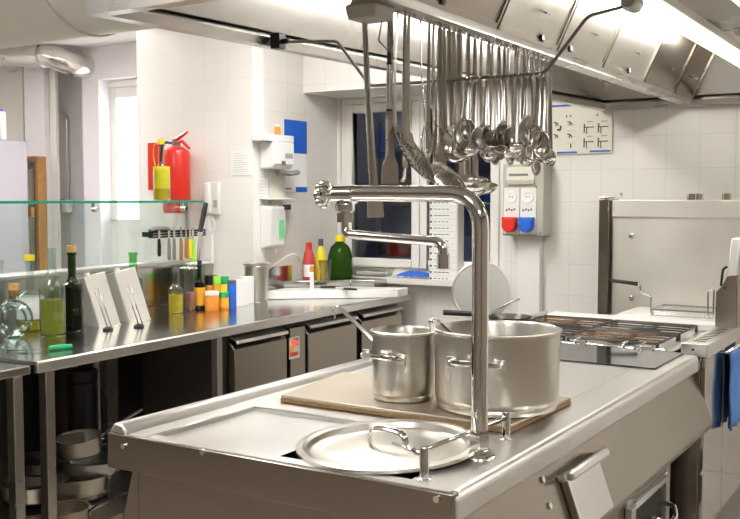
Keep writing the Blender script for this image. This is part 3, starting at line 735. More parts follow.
# ================================================================ socket box, conduit, poster, label rack
def wallthing(name,label,cat,u,v): 
    q=Yp(u,v,YB); return thing(name,label,cat,q),q
t,q=wallthing('socket_box','grey wall socket box with a red and a blue industrial plug','socket box',527,238)
p0=Yp(503,238,5.74);p1=Yp(541,184,5.74); O=q
x0,x1=Yp(502,200,5.75).x,Yp(543,200,5.75).x; z0=Yp(520,236,5.75).z; zm=Yp(520,187,5.75).z; z1=Yp(520,164,5.75).z
m=MB(O); m.box(x0,x1,5.76,YB,z0,z1); m.build('casing','greyb',t,bevel=.008)
m=MB(O); m.box(x0+.03,x1-.06,5.745,5.762,zm+.015,z1-.02); m.build('clear_flap','cream',t,bevel=.003)
m=MB(O); m.box(x0+.03,x1-.06,5.735,5.747,zm+.015,zm+.045); m.build('flap_edge','glassblk',t,bevel=.003)
m=MB(O); m.box(x0+.05,x1-.1,5.742,5.746,zm+.07,zm+.085); m.build('breaker_row','greyd',t)
wd=(x1-x0-.05)/2
for i,(mt) in enumerate(('red','blue')):
    xx=x0+.008+i*wd
    m=MB(O); m.box(xx+.004,xx+wd-.004,5.75,5.762,z0+.012,zm-.005); pn=m.build('socket_panel','white2',t,bevel=.003)
    zc=Yp(520,225,5.75).z; m=MB(O)
    RX=Matrix.Rotation(PI/2,4,'X')
    m.lathe([(0.001,.06),(.042,.058),(.046,.05),(.046,0)],(xx+wd/2,5.75,zc),28,RX); m.box(xx+wd/2-.046,xx+wd/2+.046,5.70,5.75,zc+.02,zc+.05); m.build('industrial_socket',mt,pn,bevel=.003)
    zc=Yp(520,197,5.75).z; m=MB(O); m.lathe([(.022,.0),(.022,.006),(.036,.008),(.038,0)],(xx+wd/2,5.75,zc),24,RX); m.lathe([(0.001,-.002),(.022,-.002)],(xx+wd/2,5.747,zc),24,RX); m.build('round_socket','white',pn)
    m=MB(O); 
    for s in (-1,1): m.cyl((xx+wd/2+s*.009,5.746,zc),(xx+wd/2+s*.009,5.7485,zc),.004,8)
    zc=Yp(520,210,5.75).z
    for kk in range(4): m.box(xx+.02+kk*.018,xx+.03+kk*.018,5.747,5.751,zc-.008+(kk%2)*.006,zc+.004+(kk%2)*.006)
    m.build('markings','ink',pn)
for (sx,sz) in ((x0+.012,z0+.01),(x1-.05,z0+.01),(x1-.02,z0+.02),(x1-.05,zm)): MB(O).cyl((sx,5.755,sz),(sx,5.762,sz),.006,8).build('screw','greyd',t)
a=Yp(518,240,5.84).x;b_=Yp(540,240,5.84).x
o=MB((a,5.84,0)).box(a,b_,5.84,YB,0,z0-.002).build('cable_trunking','white',bevel=.006); o.location=(a,5.84,0)
tag(o,'white vertical cable trunking below the socket box','trunking')
# instruction poster
pa,pb=Yp(549,104,5.89),Yp(612,153,5.89)
t=thing('instruction_poster','cream instruction poster with small diagrams and blue bars on tiles','poster',pa)
m=MB(pa); m.box(pa.x,pb.x,5.888,5.899,pb.z,pa.z); m.build('sheet','cream',t)
W_=pb.x-pa.x; H_=pa.z-pb.z
def pb_(mb,s0,s1,t0,t1): mb.box(pa.x+W_*s0,pa.x+W_*s1,5.8865,5.888,pa.z-H_*t1,pa.z-H_*t0)
m=MB(pa)
for (s0,s1,t0,t1) in ((.0,.36,.03,.07),(.14,.46,.95,.985),(.66,.98,.94,.975)): pb_(m,s0,s1,t0,t1)
m.build('blue_bar','blue',t)
m=MB(pa)
for s in (.08,.30):
    for tt in (.36,.60):
        pb_(m,s,s+.05,tt,tt+.02); pb_(m,s+.03,s+.07,tt+.02,tt+.05); pb_(m,s+.03,s+.045,tt+.05,tt+.09); pb_(m,s+.065,s+.08,tt+.04,tt+.08)
pb_(m,.14,.2,.5,.54); pb_(m,.18,.21,.44,.5)
for s in (.56,.78):
    for tt in (.38,.66): pb_(m,s,s+.16,tt+.10,tt+.12); pb_(m,s,s+.02,tt+.04,tt+.22); pb_(m,s+.04,s+.055,tt+.1,tt+.24); pb_(m,s+.05,s+.14,tt,tt+.01)
for s in (.28,.34,.76): pb_(m,s,s+.02,.24,.28)
pb_(m,.35,.37,.8,.88)
m.build('diagram','ink',t)
m=MB(pa)
for i in range(5): pb_(m,.5,.75,.08+.03*i,.088+.03*i) if i<2 else None
for i in range(4): pb_(m,.30+.0*i,.44,.42+.12*i,.427+.12*i)
m.build('small_print','inkg',t)
# label rack near window
pa,pb=Yp(429,200,5.80),Yp(457,283,5.80)
t=thing('label_rack','white hanging rack of narrow label strips beside the window','label rack',(pa.x,5.80,pa.z))
n=13; dz=(pa.z-pb.z)/n
O=(pa.x,5.80,pa.z)
MB(O).box(pa.x,pb.x,5.81,5.9,pb.z,pa.z).build('backboard','white2',t)
for i in range(n):
    z=pa.z-i*dz; w=MB(O).box(pa.x+.005,pb.x-.004,5.80,5.81,z-dz*.86,z).build('label_strip','paper',t)
    k=MB(O); k.box(pa.x+.008,pa.x+.024,5.798,5.80,z-dz*.6,z-dz*.3)
    for j in range(4): k.box(pa.x+.04+j*.03,pa.x+.058+j*.03+.004*(i*7%3),5.799,5.80,z-dz*.5,z-dz*.38)
    k.build('printed_line','ink',w)

# round lid standing behind the large pot, dark pan on the grate
c=Yp(482,288,4.67)
t=thing('round_tray','large round metal lid leaning upright behind the stockpots','lid',(c.x-.01,4.67,.9))
R=.160
MX=Matrix.Translation((0,0,R))@Matrix.Rotation(math.radians(88),4,'X')
m=MB(); m.lathe([(0.001,.01),(R*.93,.01),(R*.95,.013),(R,.012),(R,.0),(R*.94,-.001),(R*.92,.005),(0.001,.005)],n=48,M4=MX); m.build('lid_disc','alu',t)
m=MB(); m.tube(bend([(.07,-.02,.05),(.09,-.05,.06),(.20,-.05,.12),(.215,-.03,.125)],.02),.007,8,flat=.6); m.build('lid_handle','uten',t)
t.rotation_euler=(math.radians(-6),0,math.radians(12))
c=Zp(470,318,.96)
q=Zp(505,323,.926)
t=thing('frying_pan','black handled frying pan lying on the grate behind the large stockpot','pan',(q.x,q.y+.06,.926))
m=MB(); m.lathe([(0.001,.0),(.09,0),(.11,.03),(.113,.03),(.093,-.003),(0.001,-.003)],n=36); m.build('pan_body','iron',t)
dd=(Zp(441,317,1.0)-Zp(493,318,.99)).normalized(); p0=Vector((0,0,.025))+Vector((dd.x,dd.y,0))*.11
m=MB(); m.tube([p0,p0+dd*.05+Vector((0,0,.015)),p0+dd*.24+Vector((0,0,.02))],[.010,.014,.014],10); m.build('pan_handle','black',t)

# ================================================================ LEFT COUNTER (slightly skewed to the island)
CO=Vector((-3.155,2.545,0)); CR=math.radians(2.3)
ci=Matrix.Rotation(-CR,3,'Z')
def Cp(u,v,lx):
    r_=ray(u,v); o=ci@(Vector((0,0,EYE))-CO); r2=ci@r_; tt=(lx-o.x)/r2.x; return o+r2*tt
t=ctr=thing('steel_counter','long stainless steel counter against the left wall','counter',CO,CR)
m=MB()
m.prism([(0,0),(0,3.28),(-.66,3.28),(-.735,2.34),(-1.02,2.34),(-1.02,0)],'z',.862,.9); m.build('worktop','steel_ctr',t)
m=MB(); m.box(-.02,.005,0,3.28,.853,.9005); m.build('front_lip','steel_top',t,bevel=.006)
# legs
def leg(y,x,w=.04,z=.86): 
    MB().box(x-w/2,x+w/2,y-w/2,y+w/2,0,z).build('leg','steel',ctr,bevel=.003)
l1=Cp(47,400,-.03); leg(l1.y,-.03,.045)
l2=Cp(217,365,-.03); leg(l2.y,-.03,.04)
leg(l1.y,-.95,.04); leg(1.0,-.95,.04)
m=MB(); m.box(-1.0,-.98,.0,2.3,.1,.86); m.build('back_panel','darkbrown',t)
m=MB(); m.box(-.98,-.05,.0,l2.y-.03,.10,.13); m.build('lower_shelf','steel_dark',t)
qa=Cp(96,380,-.75).y;qb=Cp(106,380,-.75).y; m=MB(); m.box(-.77,-.75,qa,qb,.13,.86); m.build('divider','paintw',t)
qa=Cp(107,380,-.55).y;qb=Cp(118,380,-.55).y; m=MB(); m.box(-.60,-.55,qa,qb,.13,.86); m.build('divider_post','steel',t)
qa=Cp(45,380,-.85).y;qb=Cp(78,380,-.85).y; m=MB(); m.box(-.87,-.85,qa,qb,.13,.86); m.build('divider_panel','steel_dark',t)
# upstand rail at the rear + glass
rz=Cp(90,252,-1.0)
m=MB(); m.box(-1.03,-1.0,-.6,2.28,.9,1.14); m.build('rear_upstand','steel_ctr',t,bevel=.004)
m=MB(); m.box(-1.10,-.97,-.6,2.28,1.14,1.165); m.build('rear_ledge','steel_top',t,bevel=.006)
# splash on far wall part
# refrigerated drawers unit
fr=thing('refrigerated_cabinet','stainless undercounter refrigerator with three doors and red display','refrigerator',CO,CR)
FX=-.05
d1=Cp(229,350,FX).y; d2=Cp(283,350,FX).y; c1y=Cp(286,350,FX).y; c2y=Cp(301,350,FX).y; e1=Cp(303,350,FX).y; e2=Cp(353,345,FX).y; g1=Cp(357,340,FX).y; g2=Cp(398,330,FX).y
zt_=Cp(255,331,FX).z
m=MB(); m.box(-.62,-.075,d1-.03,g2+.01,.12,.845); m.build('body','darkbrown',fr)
m=MB(); m.box(-.09,-.08+.012,d1-.03,g2+.01,.10,.44); m.build('base_panel','steel_dark',fr)
for (a,b) in ((d1,d2),(e1,e2),(g1,g2)):
    m=MB(); m.prism([(-.068,.835-.03),(-.05,.835-.03),(-.018,.795-.03),(-.018,.47),(-.068,.47)],'y',a+.006,b-.006); dd=m.build('door','steel_dark' if 0 else 'steel_side',fr,bevel=.004)
    m=MB(); m.prism([(-.055,.828),(-.012,.806),(-.006,.796),(-.002,.80),(-.008,.815),(-.052,.838)],'y',a+.01,b-.01); m.build('door_handle','steel_top',dd,bevel=.002)
m=MB(); m.box(-.068,-.02,c1y,c2y,.47,.82); cp=m.build('control_panel','steel_side',fr,bevel=.003)
def cpb(u0,u1,v0,v1,mat,name):
    a=Cp(u0,v0,-.02); b=Cp(u1,v1,-.02); MB().box(-.0205,-.016,a.y,b.y,b.z,a.z).build(name,mat,cp)
cpb(289,299,338,357,'white2','panel_plate'); cpb(290,298,339,345,'ink','display_bezel')
a=Cp(291,341,-.016);b=Cp(297,344,-.016); MB().box(-.017,-.014,a.y,b.y,b.z,a.z).build('red_display','display',cp)
a=Cp(290,347,-.016);b=Cp(294,352,-.016); MB().box(-.017,-.0135,a.y,b.y,b.z,a.z).build('yellow_button','oranlab',cp)
a=Cp(290,353,-.016);b=Cp(298,355,-.016); MB().box(-.017,-.0145,a.y,b.y,b.z,a.z).build('red_button','red',cp)

# near table at the far left
t=thing('prep_table','plain stainless table at the left edge of the photo, its corner by the counter','table',CO,CR)
m=MB(); m.box(-.85,-.02,-1.4,-.012,.85,.888); m.build('tabletop','steel_ctr',t,bevel=.006)
for y,w in ((-.075,.045),(-1.3,.045)):
    for x in (-.045,-.8): MB().box(x-w/2,x+w/2,y-w/2,y+w/2,0,.85).build('leg','steel',t,bevel=.003)
m=MB(); m.box(-.83,-.03,-1.36,-.03,.1,.13); m.build('lower_shelf','steel_dark',t)
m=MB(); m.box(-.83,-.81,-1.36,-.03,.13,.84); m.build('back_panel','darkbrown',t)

# ---- pots under the counter
def pan(name,label,u,v,z,lx,R,H,mat='steel_pot',handle=None,rim=True,tilt=(0,0)):
    p=Cp(u,v,lx); w=Matrix.Rotation(CR,3,'Z')@p+CO
    w.z=z
    t=thing(name,label,'pan',w,rot=(math.radians(tilt[0]),math.radians(tilt[1]),0))
    m=MB(); m.lathe([(0.001,0),(R*.86,0),(R*.95,.01),(R,H),(R+.005,H),(R+.003,H-.004),(R-.003,H-.004),(R*.93,.012),(R*.85,.004),(0.001,.004)],n=36); m.build('pan_body',mat,t)
    if handle is not None:
        a=math.radians(handle[0]); L=handle[1]; up=handle[2]
        d=Vector((math.cos(a),math.sin(a),0))
        p0=d*R+Vector((0,0,H*.75)); m=MB(); m.tube([p0-d*.005,p0+d*.05+Vector((0,0,.02+up*.2)),p0+d*L+Vector((0,0,up))],[.008,.012,.014],8,flat=.5); h=m.build('pan_handle','uten' if handle[3]==0 else 'black',t)
        m=MB(); m.box(-.012,.012,-.02,.02,-.02,.02); 
        for s in (-1,1): m.cyl((d.x*R,d.y*R,H*.75+s*.012),(d.x*(R+.008),d.y*(R+.008),H*.75+s*.012),.005,8)
        mm=MB()
        for s in (-1,1): mm.cyl((d.x*(R-.004),d.y*(R-.004),H*.75+s*.012),(d.x*(R+.01),d.y*(R+.01),H*.75+s*.012),.005,8)
        mm.build('rivet','alu',h)
    return t
CT=1  # local
def zlev(u,v,lx): return Cp(u,v,lx).z
z_a=zlev(82,453,-.35)
pan('saucepan','steel saucepan with raised handle on top of the pan stack under the counter',80,440,z_a,-.35,.105,.085,'steel_pot',(55,.20,.10,0),tilt=(6,0))
pan('stock_pan','shallow aluminium pan second from the top of the stack below the saucepan',88,470,zlev(88,472,-.35),-.35,.14,.07,'alu',(60,.2,.04,0),tilt=(-4,3))
pan('stock_pan','wide steel pan under the shallow aluminium pan',76,490,zlev(76,492,-.35),-.35,.15,.09,'steel_pot',(50,.25,.05,0))
pan('stock_pan','worn aluminium pan low in the stack under the counter',76,515,zlev(76,517,-.35),-.35,.155,.09,'alu',(45,.25,.06,0))
pan('stock_pan','low brown-stained steel pan nearest the counter leg',66,512,zlev(66,527,-.18),-.18,.10,.09,'plate',(35,.22,.10,1))
pan('stock_pan','deep steel pan at the bottom of the stack',80,530,.135,-.42,.16,.10,'steel_pot',None)
pan('frying_pan','dark frying pan standing left of the stack behind the counter leg',42,455,zlev(42,470,-.5),-.5,.13,.06,'iron',(70,.2,.03,1))
pan('stock_pan','steel pan beneath the dark frying pan behind the counter leg',35,480,zlev(35,497,-.5),-.5,.15,.08,'steel_pot',None)
pan('stock_pan','steel pan at the bottom left behind the table legs',30,510,zlev(28,525,-.5),-.5,.16,.09,'alu',None)
pan('saucepan','small steel saucepan right of the stack near the island corner',108,500,zlev(108,512,-.5),-.5,.11,.09,'steel_pot',(-100,.22,.08,0))
pan('saucepan','small aluminium saucepan beneath the one near the island corner',106,520,zlev(106,535,-.48),-.48,.12,.08,'alu',None)
p=Cp(83,418,-.7); w=Matrix.Rotation(CR,3,'Z')@p+CO; w.z=.131
t=thing('black_canister','tall black canister standing behind the saucepans','canister',w)
h=zlev(83,370,-.7)-.131
MB().lathe([(0.001,0),(.075,0),(.078,.02),(.078,h-.06),(.07,h-.05)],n=28).build('canister_body','black',t)
MB().lathe([(.08,h-.05),(.08,h),(0.001,h+.004)],n=28).build('canister_lid','black',t)

# ================================================================ objects on the left counter
def P9(u,v,z=.9): 
    q=Zp(u,v,z); return q
def bottle(label,u,v,prof,glass_m,liq=None,liqh=0,cap=None,capm='cork',labl=None,z=.9,name='glass_bottle',cat='bottle',sx=1,sy=1,pos=None,n=32):
    q=pos or P9(u,v,z); t=thing(name,label,cat,q)
    m=MB(); m.lathe(prof,n=n,sx=sx,sy=sy); m.build('bottle_body',glass_m,t)
    if liq:
        pr=[(0.001,.004)]; last=None
        for (r,zz) in prof:
            if zz<=liqh and r>.004: pr.append((r*.94-.001,max(zz,.004))); last=r
        pr.append((last*.94-.001,liqh)); pr.append((0.001,liqh))
        m=MB(); m.lathe(pr,n=n,sx=sx,sy=sy); m.build('contents',liq,t)
    if cap:
        r,z0,z1=cap; m=MB(); m.lathe([(0.001,z0),(r,z0),(r,z1-.002),(r-.002,z1),(0.001,z1)],n=20); m.build('cap',capm,t)
    if labl:
        r,z0,z1,mt=labl; m=MB(); m.lathe([(r,z0),(r,z1)],n=32,sx=sx,sy=sy); m.build('paper_label',mt,t)
    return t
def px(h,u,v): # metres for h px at counter point
    q=P9(u,v); d=-q.x*math.sin(YAW)+q.y*math.cos(YAW); return h*d/F
s=px(1,40,330)
def bp(R,H,neck=.25,nr=.28,sh=.5,base=.0):
    nr_=R*nr
    return [(0.001,0),(R*.9,0),(R,.006),(R,H*sh),(R*.93,H*(sh+.07)),(R*.6,H*(1-neck-.05)),(nr_*1.1,H*(1-neck)),(nr_,H*(1-neck+.05)),(nr_,H*.96),(nr_*1.2,H*.965),(nr_*1.2,H)]
# round flask: flat disc bottle
q=P9(15,337); t=thing('round_flask','round flat clear glass flask with cork stopper at left end','bottle',q)
R=18*s
m=MB(); 
MF=Matrix.Translation((0,0,R))@Matrix.Rotation(YAW,4,'Z')@Matrix.Rotation(PI/2,4,'X')
m.lathe([(0.001,.022),(R*.55,.024),(R*.62,.030),(R*.9,.022),(R,.0),(R*.9,-.022),(R*.62,-.030),(R*.55,-.024),(0.001,-.022)],n=40,M4=MF)
m.lathe([(R*.26,R*1.9),(R*.24,R*2.4),(R*.3,R*2.42),(R*.3,R*2.5)],n=20); m.build('bottle_body','glass',t)
for k_ in (.62,.95):
    m=MB(); m.tube([MF@Vector((R*k_*math.cos(a),R*k_*math.sin(a),.006)) for a in [i*PI/16 for i in range(32)]],.006,8,closed=True); m.build('glass_ring','gring',t)
m=MB(); m.lathe([(0.001,R*2.2),(R*.22,R*2.2),(R*.22,R*2.5),(0.001,R*2.5)],n=16); m.build('dark_collar','brownp',t)
m=MB(); m.lathe([(0.001,R*2.5),(R*.28,R*2.5),(R*.28,R*2.85),(0.001,R*2.85)],n=16); m.build('cork','cork',t)
m=MB(); m.box(-R*.3,R*.3,-R*.3,R*.3,0,R*.1,Matrix.Rotation(YAW,4,'Z')); m.build('foot','glass',t)
bottle('clear glass carafe bottle with pale yellow stopper behind the round flask',31,330,bp(13*s,70*s,.42,.3,.42),'glass','yoil',10*s,(5*s,70*s,76*s),'yel',(13.3*s,12*s,34*s,'paper'))
bottle('clear swing-neck bottle half filled with green olive oil',53,334,bp(12.5*s,84*s,.28,.32,.5),'glass','oil',34*s)
bottle('dark green wine bottle with orange cork behind the oil tins',73,329,bp(11*s,78*s,.34,.38,.52),'dglass','wine',42*s,(4.4*s,78*s,85*s),'cork')
bottle('bottle with green glass neck standing behind the second oil tin',134,318,bp(9*px(1,134,318),66*px(1,134,318),.34,.45,.55),'gglass','goil',20*s)
# first partially visible bottle at left edge
bottle('pale glass jug cut by the left edge of the photo',0,318,bp(12*s,64*s,.3,.4,.6),'glass')
# oil tins tilted
def tin(label,u0,v0,u1,v1,ub,vb):
    q=P9(u0,v0); s_=px(1,u0,v0)
    t=thing('oil_tin',label,'tin',q)
    w_,d_,h_=27*s_,24*s_,56*s_
    T4=Matrix.Rotation(YAW,4,'Z')@Matrix.Rotation(math.radians(-16),4,'Y')@Matrix.Translation((-w_*.6,0,0))@Matrix.Rotation(-.8,4,'Z')@Matrix.Translation((-w_*.5,0,0)) if 1 else Matrix.Rotation(YAW-.5,4,'Z')@Matrix.Rotation(math.radians(-20),4,'Y')@Matrix.Translation((-w_,0,0))
    m=MB(); m.box(0,w_,-d_/2,d_/2,0,h_,T4)
    m.build('tin_body','tin',t,bevel=.008,seg=3)
    m=MB(); m.box(-.002,w_+.002,-d_/2-.002,d_/2+.002,h_-.006,h_+.001,T4); m.build('top_rim','alu',t,bevel=.003)
    m=MB(); m.box(-.002,w_+.002,-d_/2-.002,d_/2+.002,0,.006,T4); m.build('bottom_rim','alu',t,bevel=.003)
    m=MB(); c=T4@Vector((w_*.4,0,h_)); z=(T4.to_3x3()@Vector((0,0,1))); m.cyl(c,c+z*.02,.016,16); m.build('screw_cap','white2',t)
    m=MB(); a=T4@Vector((w_*.55,-d_/2-.012,h_*.25)); 
    p0=T4@Vector((w_*.62,-d_/2,h_*.62)); p1=T4@Vector((w_*.66,-d_/2-.04,h_*.3)); p2=Vector((T4.to_3x3()@Vector((0,0,0)))) 
    return t,T4,w_,d_,h_
t1=tin('tilted plain oil tin nearest the wine bottle',120,325,0,0,0,0)
t2=tin('tilted plain oil tin standing right of the other tin',150,320,0,0,0,0)
# little pourer clips at the tin feet
for i,(u,v) in enumerate(((108,330),(139,327))):
    q=P9(u,v); s_=px(1,u,v); t=thing('pouring_spout',['black footed metal tongs leaning on the left oil tin','black footed metal tongs leaning on the right oil tin'][i],'tongs',q)
    r_=Vector((math.cos(YAW),math.sin(YAW),0))
    for sd in (0,4):
        m=MB(); m.tube([r_*(sd*s_)+Vector((0,0,.006)),r_*((-13+sd)*s_)+Vector((0,0,42*s_))],.003,8); m.build('arm','uten_dull',t)
    m=MB(); m.lathe([(0.001,0),(5*s_,.0),(5.5*s_,.008),(3*s_,.016),(0.001,.018)],n=18); m.build('foot','black',t)
# green knife and bits
q=P9(58,350); t=thing('paring_knife','knife with bright green handle lying on the left counter','knife',q)
r_=(P9(73,348)-P9(20,352)).normalized(); L1=px(22,60,350); 
m=MB(); m.tube([Vector((0,0,.012))+r_*(-L1*.4),Vector((0,0,.012)),Vector((0,0,.012))+r_*L1*.62],[.013,.016,.015],12,flat=.7); m.build('knife_handle','green',t)
n_=Vector((-r_.y,r_.x,0)); a=r_*(-L1*.4)
m=MB(); m.add([a+n_*.008+Vector((0,0,.011)),a-n_*.008+Vector((0,0,.011)),a-r_*.12-n_*.004+Vector((0,0,.009)),a-r_*.15+Vector((0,0,.009)),a+n_*.008+Vector((0,0,.009)),a-n_*.008+Vector((0,0,.009)),a-r_*.12-n_*.004+Vector((0,0,.007)),a-r_*.15+Vector((0,0,.007))],[(0,1,2,3),(7,6,5,4),(0,4,5,1),(1,5,6,2),(2,6,7,3),(3,7,4,0)]); m.build('blade','uten',t)
q=P9(14,352,.888); o=MB().tube([(-.05,-.02,.004),(.04,.02,.004)],.0035,6).build('black_skewer','black'); o.location=P9(18,352,.9)+Vector((0,0,.002))
tag(o,'thin black skewer lying on the counter left of the green knife','skewer')

# small bottles and jars by the knives
s=px(1,180,313)
bottle('small clear oil bottle with dark cap and yellow oil',176,313,bp(7.5*s,44*s,.34,.35,.5),'glass','yoil',19*s,(3*s,43*s,48*s),'ink')
q=P9(191,309); s=px(1,191,309)
bottle('clear pepper mill filled with mixed peppercorns',191,310,[(0.001,0),(5*s,0),(5.4*s,4*s),(4.6*s,20*s),(3.4*s,30*s),(5*s,36*s),(4.6*s,42*s),(2*s,46*s)],'glass','pepper',18*s,name='pepper_mill',cat='pepper mill')
bottle('slim dark sauce bottle with orange label',200,309,bp(5.5*s,44*s,.34,.4,.55),'dglass','amber',22*s,(2.4*s,44*s,49*s),'black',(5.7*s,4*s,22*s,'oranlab'))
def jar(label,u,v,R,H,capm,cont,lab=None,capH=.28):
    s_=px(1,u,v); R*=s_;H*=s_
    t=thing('spice_jar',label,'jar',P9(u,v))
    MB().lathe([(0.001,0),(R*.95,0),(R,.004),(R,H*(1-capH)-.006),(R*.9,H*(1-capH))],n=28).build('jar_body','glassblk' if 0 else cont,t)
    MB().lathe([(R*1.0,H*(1-capH)),(R*1.0,H-.002),(R*.96,H),(0.001,H)],n=28).build('lid',capm,t)
    if lab: MB().lathe([(R*1.015,H*.15),(R*1.015,H*(.7-capH*.2))],n=28).build('jar_label',lab,t)
jar('orange spice jar with white lid in front of the black lidded jar',212,310,7,19,'white','orange',capH=.2)
jar('tall orange jar with black lid behind the white lidded jar',211,302,6.5,27,'black','orange',capH=.35)
jar('small orange spice jar with green lid, front of the pair',224,309,5,17,'green','orange','oranlab')
jar('taller jar with green lid and yellow contents, rear of the pair',223,303,6,27,'green','yel')
jar('slim spice jar with bright green lid beside the black lidded jar',217,304,4,28,'lime','oranlab')
jar('blue tin with dark top next to the white cartons',232,308,4.5,28,'ink','blue',capH=.12)
# white cartons
for i,(u,v,wp,hp) in enumerate(((240,306,6,26),(245,305,5,26),(250,303,6,27))):
    s_=px(1,u,v); t=thing('carton',['white carton leftmost beside the blue tin','white carton in the middle of three','white carton with grey front panel beside the steel bucket'][i],'carton',P9(u,v),YAW-.9)
    m=MB(); m.box(-wp*s_*.5,wp*s_*.5,-.06,.02,0,hp*s_); m.build('box_body','white',t,bevel=.003)
    m=MB(); m.box(-wp*s_*.5+.004,wp*s_*.5-.002,-.0615,-.06,.01,hp*s_-.02); m.build('front_panel',['inkg','white2','greyd'][i],t)
# steel bucket
q=P9(257,301); s=px(1,257,301)
t=thing('steel_bucket','tapered stainless steel bucket with ladle beside the cutting board','bucket',q)
MB().lathe([(0.001,0),(10*s,0),(10.5*s,.004),(12.5*s,35*s),(14*s,36*s),(14*s,38*s),(12.6*s,37*s),(10*s,.01),(0.001,.006)],n=36).build('bucket_body','steel_pot',t)
a=Vector(q)+Vector((0,0,.1)); 
b=Yp(271,266,q.y+.1); t=thing('ladle','curved steel ladle handle arching out of the steel bucket','ladle',q+Vector((0,0,.03)))
pts=[q+Vector((0,0,.03)),Yp(268,268,q.y+.12),Yp(280,261,q.y+.16),Yp(290,254,q.y+.2),Yp(297,254,q.y+.22),Yp(300,262,q.y+.23)]
m=MB(q+Vector((0,0,.03))); m.tube(bend(pts,.05),.007,8); m.build('ladle_handle','alu',t)
m=MB(); m.lathe([(0.001,-.02),(.03,-.01),(.035,.01),(.033,.01),(.028,-.008),(0.001,-.017)],n=18); m.build('ladle_bowl','uten',t)
# wall ledge, board and items
o=MB((-3.6,5.7,.9)).prism([(-3.95,5.22),(-3.70,5.40),(-3.62,5.56),(-3.45,5.60),(-3.45,5.77),(-3.95,5.77)],'z',.9012,.998).build('steel_ledge','steel_ctr',bevel=.004); o.location=(-3.6,5.7,.9)
tag(o,'low steel ledge at the wall behind the cutting board','ledge')
bd=[Zp(276,296,.93),Zp(399,292,.93),Zp(388,286.5,.93),Zp(300,287,.93)]
poly=[(-3.885,5.02),(-3.36,5.26),(-3.30,5.58),(-3.885,5.585)]
q0=Zp(274,292,.955);q1=Zp(398,289.5,.955)
poly=[(-3.90,q0.y-.0),(q1.x-.0,q1.y),(q1.x-.02,q1.y+.17),(-3.42,5.58),(-3.60,5.53),(-3.69,5.36),(-3.90,5.20)]
cbz=Vector((-3.6,5.5,.9))
o=MB(cbz).prism(poly,'z',.9015,.955).build('cutting_board','board',bevel=.004); o.location=cbz
tag(o,'thick white plastic cutting board at the far counter end','cutting board')
def plast(name,label,cat,u,v,R,H,mat,capm,capR,capH,z,neck=.3,sh=.5,y=None,label2=None,sx=1,sy=1):
    q=Yp(u,v,y) if y else P9(u,v,z); q.z=z; d=-q.x*math.sin(YAW)+q.y*math.cos(YAW); s=d/F
    t=thing(name,label,cat,q)
    R*=s;H*=s
    MB().lathe([(0.001,0),(R*.92,0),(R,.008),(R,H*sh),(R*.96,H*(sh+.1)),(R*.75,H*(1-neck*.5)),(capR*s,H*.97),(capR*s,H)],n=32,sx=sx,sy=sy).build('bottle_body',mat,t)
    MB().lathe([(capR*s*1.05,H),(capR*s*1.05,H+capH*s),(0.001,H+capH*s)],n=20).build('cap',capm,t)
    if label2: MB().lathe([(R*1.01,H*.12),(R*1.01,H*.5)],n=12,a0=YAW-PI/2-.9,a1=YAW-PI/2+.9).build('bottle_label',label2,t)
    return t
plast('plastic_bottle','red plastic bottle with white label standing near the wall corner','bottle',309,277,6.5,32,'redp','red',3,6,.999,y=5.36,label2='paper')
plast('plastic_bottle','bright yellow plastic bottle with dark cap next to the red bottle','bottle',321,277,5.5,33,'yel','ink',2.4,7,.999,y=5.50)
plast('large_plastic_jug','large dark green plastic jug with yellow screw cap','jug',340,276,12.5,36,'goil','yel',4.5,6,.999,y=5.69)
q=Yp(325,281,5.36); q.z=.999
t=thing('measuring_jug','translucent plastic measuring jug in front of the yellow bottle','jug',q)
MB().lathe([(0.001,0),(.033,0),(.035,.004),(.043,.14),(.045,.142),(.041,.14),(.033,.006),(0.001,.004)],n=28).build('jug_body','glassblk',t)
q=Zp(312,290,.956); t=thing('gas_lighter','white and orange kitchen lighter standing on the cutting board','lighter',q)
MB().lathe([(0.001,0),(.018,0),(.018,.01),(.014,.015),(.014,.12),(0.001,.12)],n=16).build('lighter_body','white',t)
MB().lathe([(.015,.12),(.016,.15),(.008,.16),(0.001,.16)],n=16).build('lighter_top','orange',t)
for i,(u,v) in enumerate(((328,287.5),(350,289.5))):
    q=Zp(u,v+1,.956); t=thing('kitchen_knife',['black handled knife lying on the cutting board near the ledge','black handled knife lying on the cutting board toward its right end'][i],'knife',q,rz=[.5,-.1][i])
    m=MB(); m.tube([(-.05,0,.009),(0,0,.01),(.05,.005,.009)],[.010,.012,.010],10,flat=.7); m.build('knife_handle','black',t)
    m=MB(); m.prism([(-.05,-.01),(-.13,-.008),(-.16,.006),(-.05,.008)],'z',.004,.006); m.build('blade','uten',t)
# steel splash piece & tray by wall
o=MB().box(-.006,.006,-.24,.16,0,.20).build('side_splash','steel_ctr',bevel=.002); o.location=(-3.948,5.16,.9015)
tag(o,'small upright steel splash plate on the left wall over the board','panel')
q=Yp(372,277,5.82); t=thing('plastic_tray','small white plastic tray with napkins on the window sill','tray',(q.x,5.82,1.006))
MB().add([(-.17,-.04,0),(.13,-.04,0),(.13,.05,0),(-.17,.05,0),(-.19,-.055,.055),(.15,-.055,.055),(.15,.06,.055),(-.19,.06,.055)],[(0,1,2,3),(0,1,5,4),(1,2,6,5),(2,3,7,6),(3,0,4,7)]).build('tray_shell','glassblk',t,solid=.003)
MB().box(-.12,.11,-.03,.04,.004,.03).build('napkin','paper',t,bevel=.008)
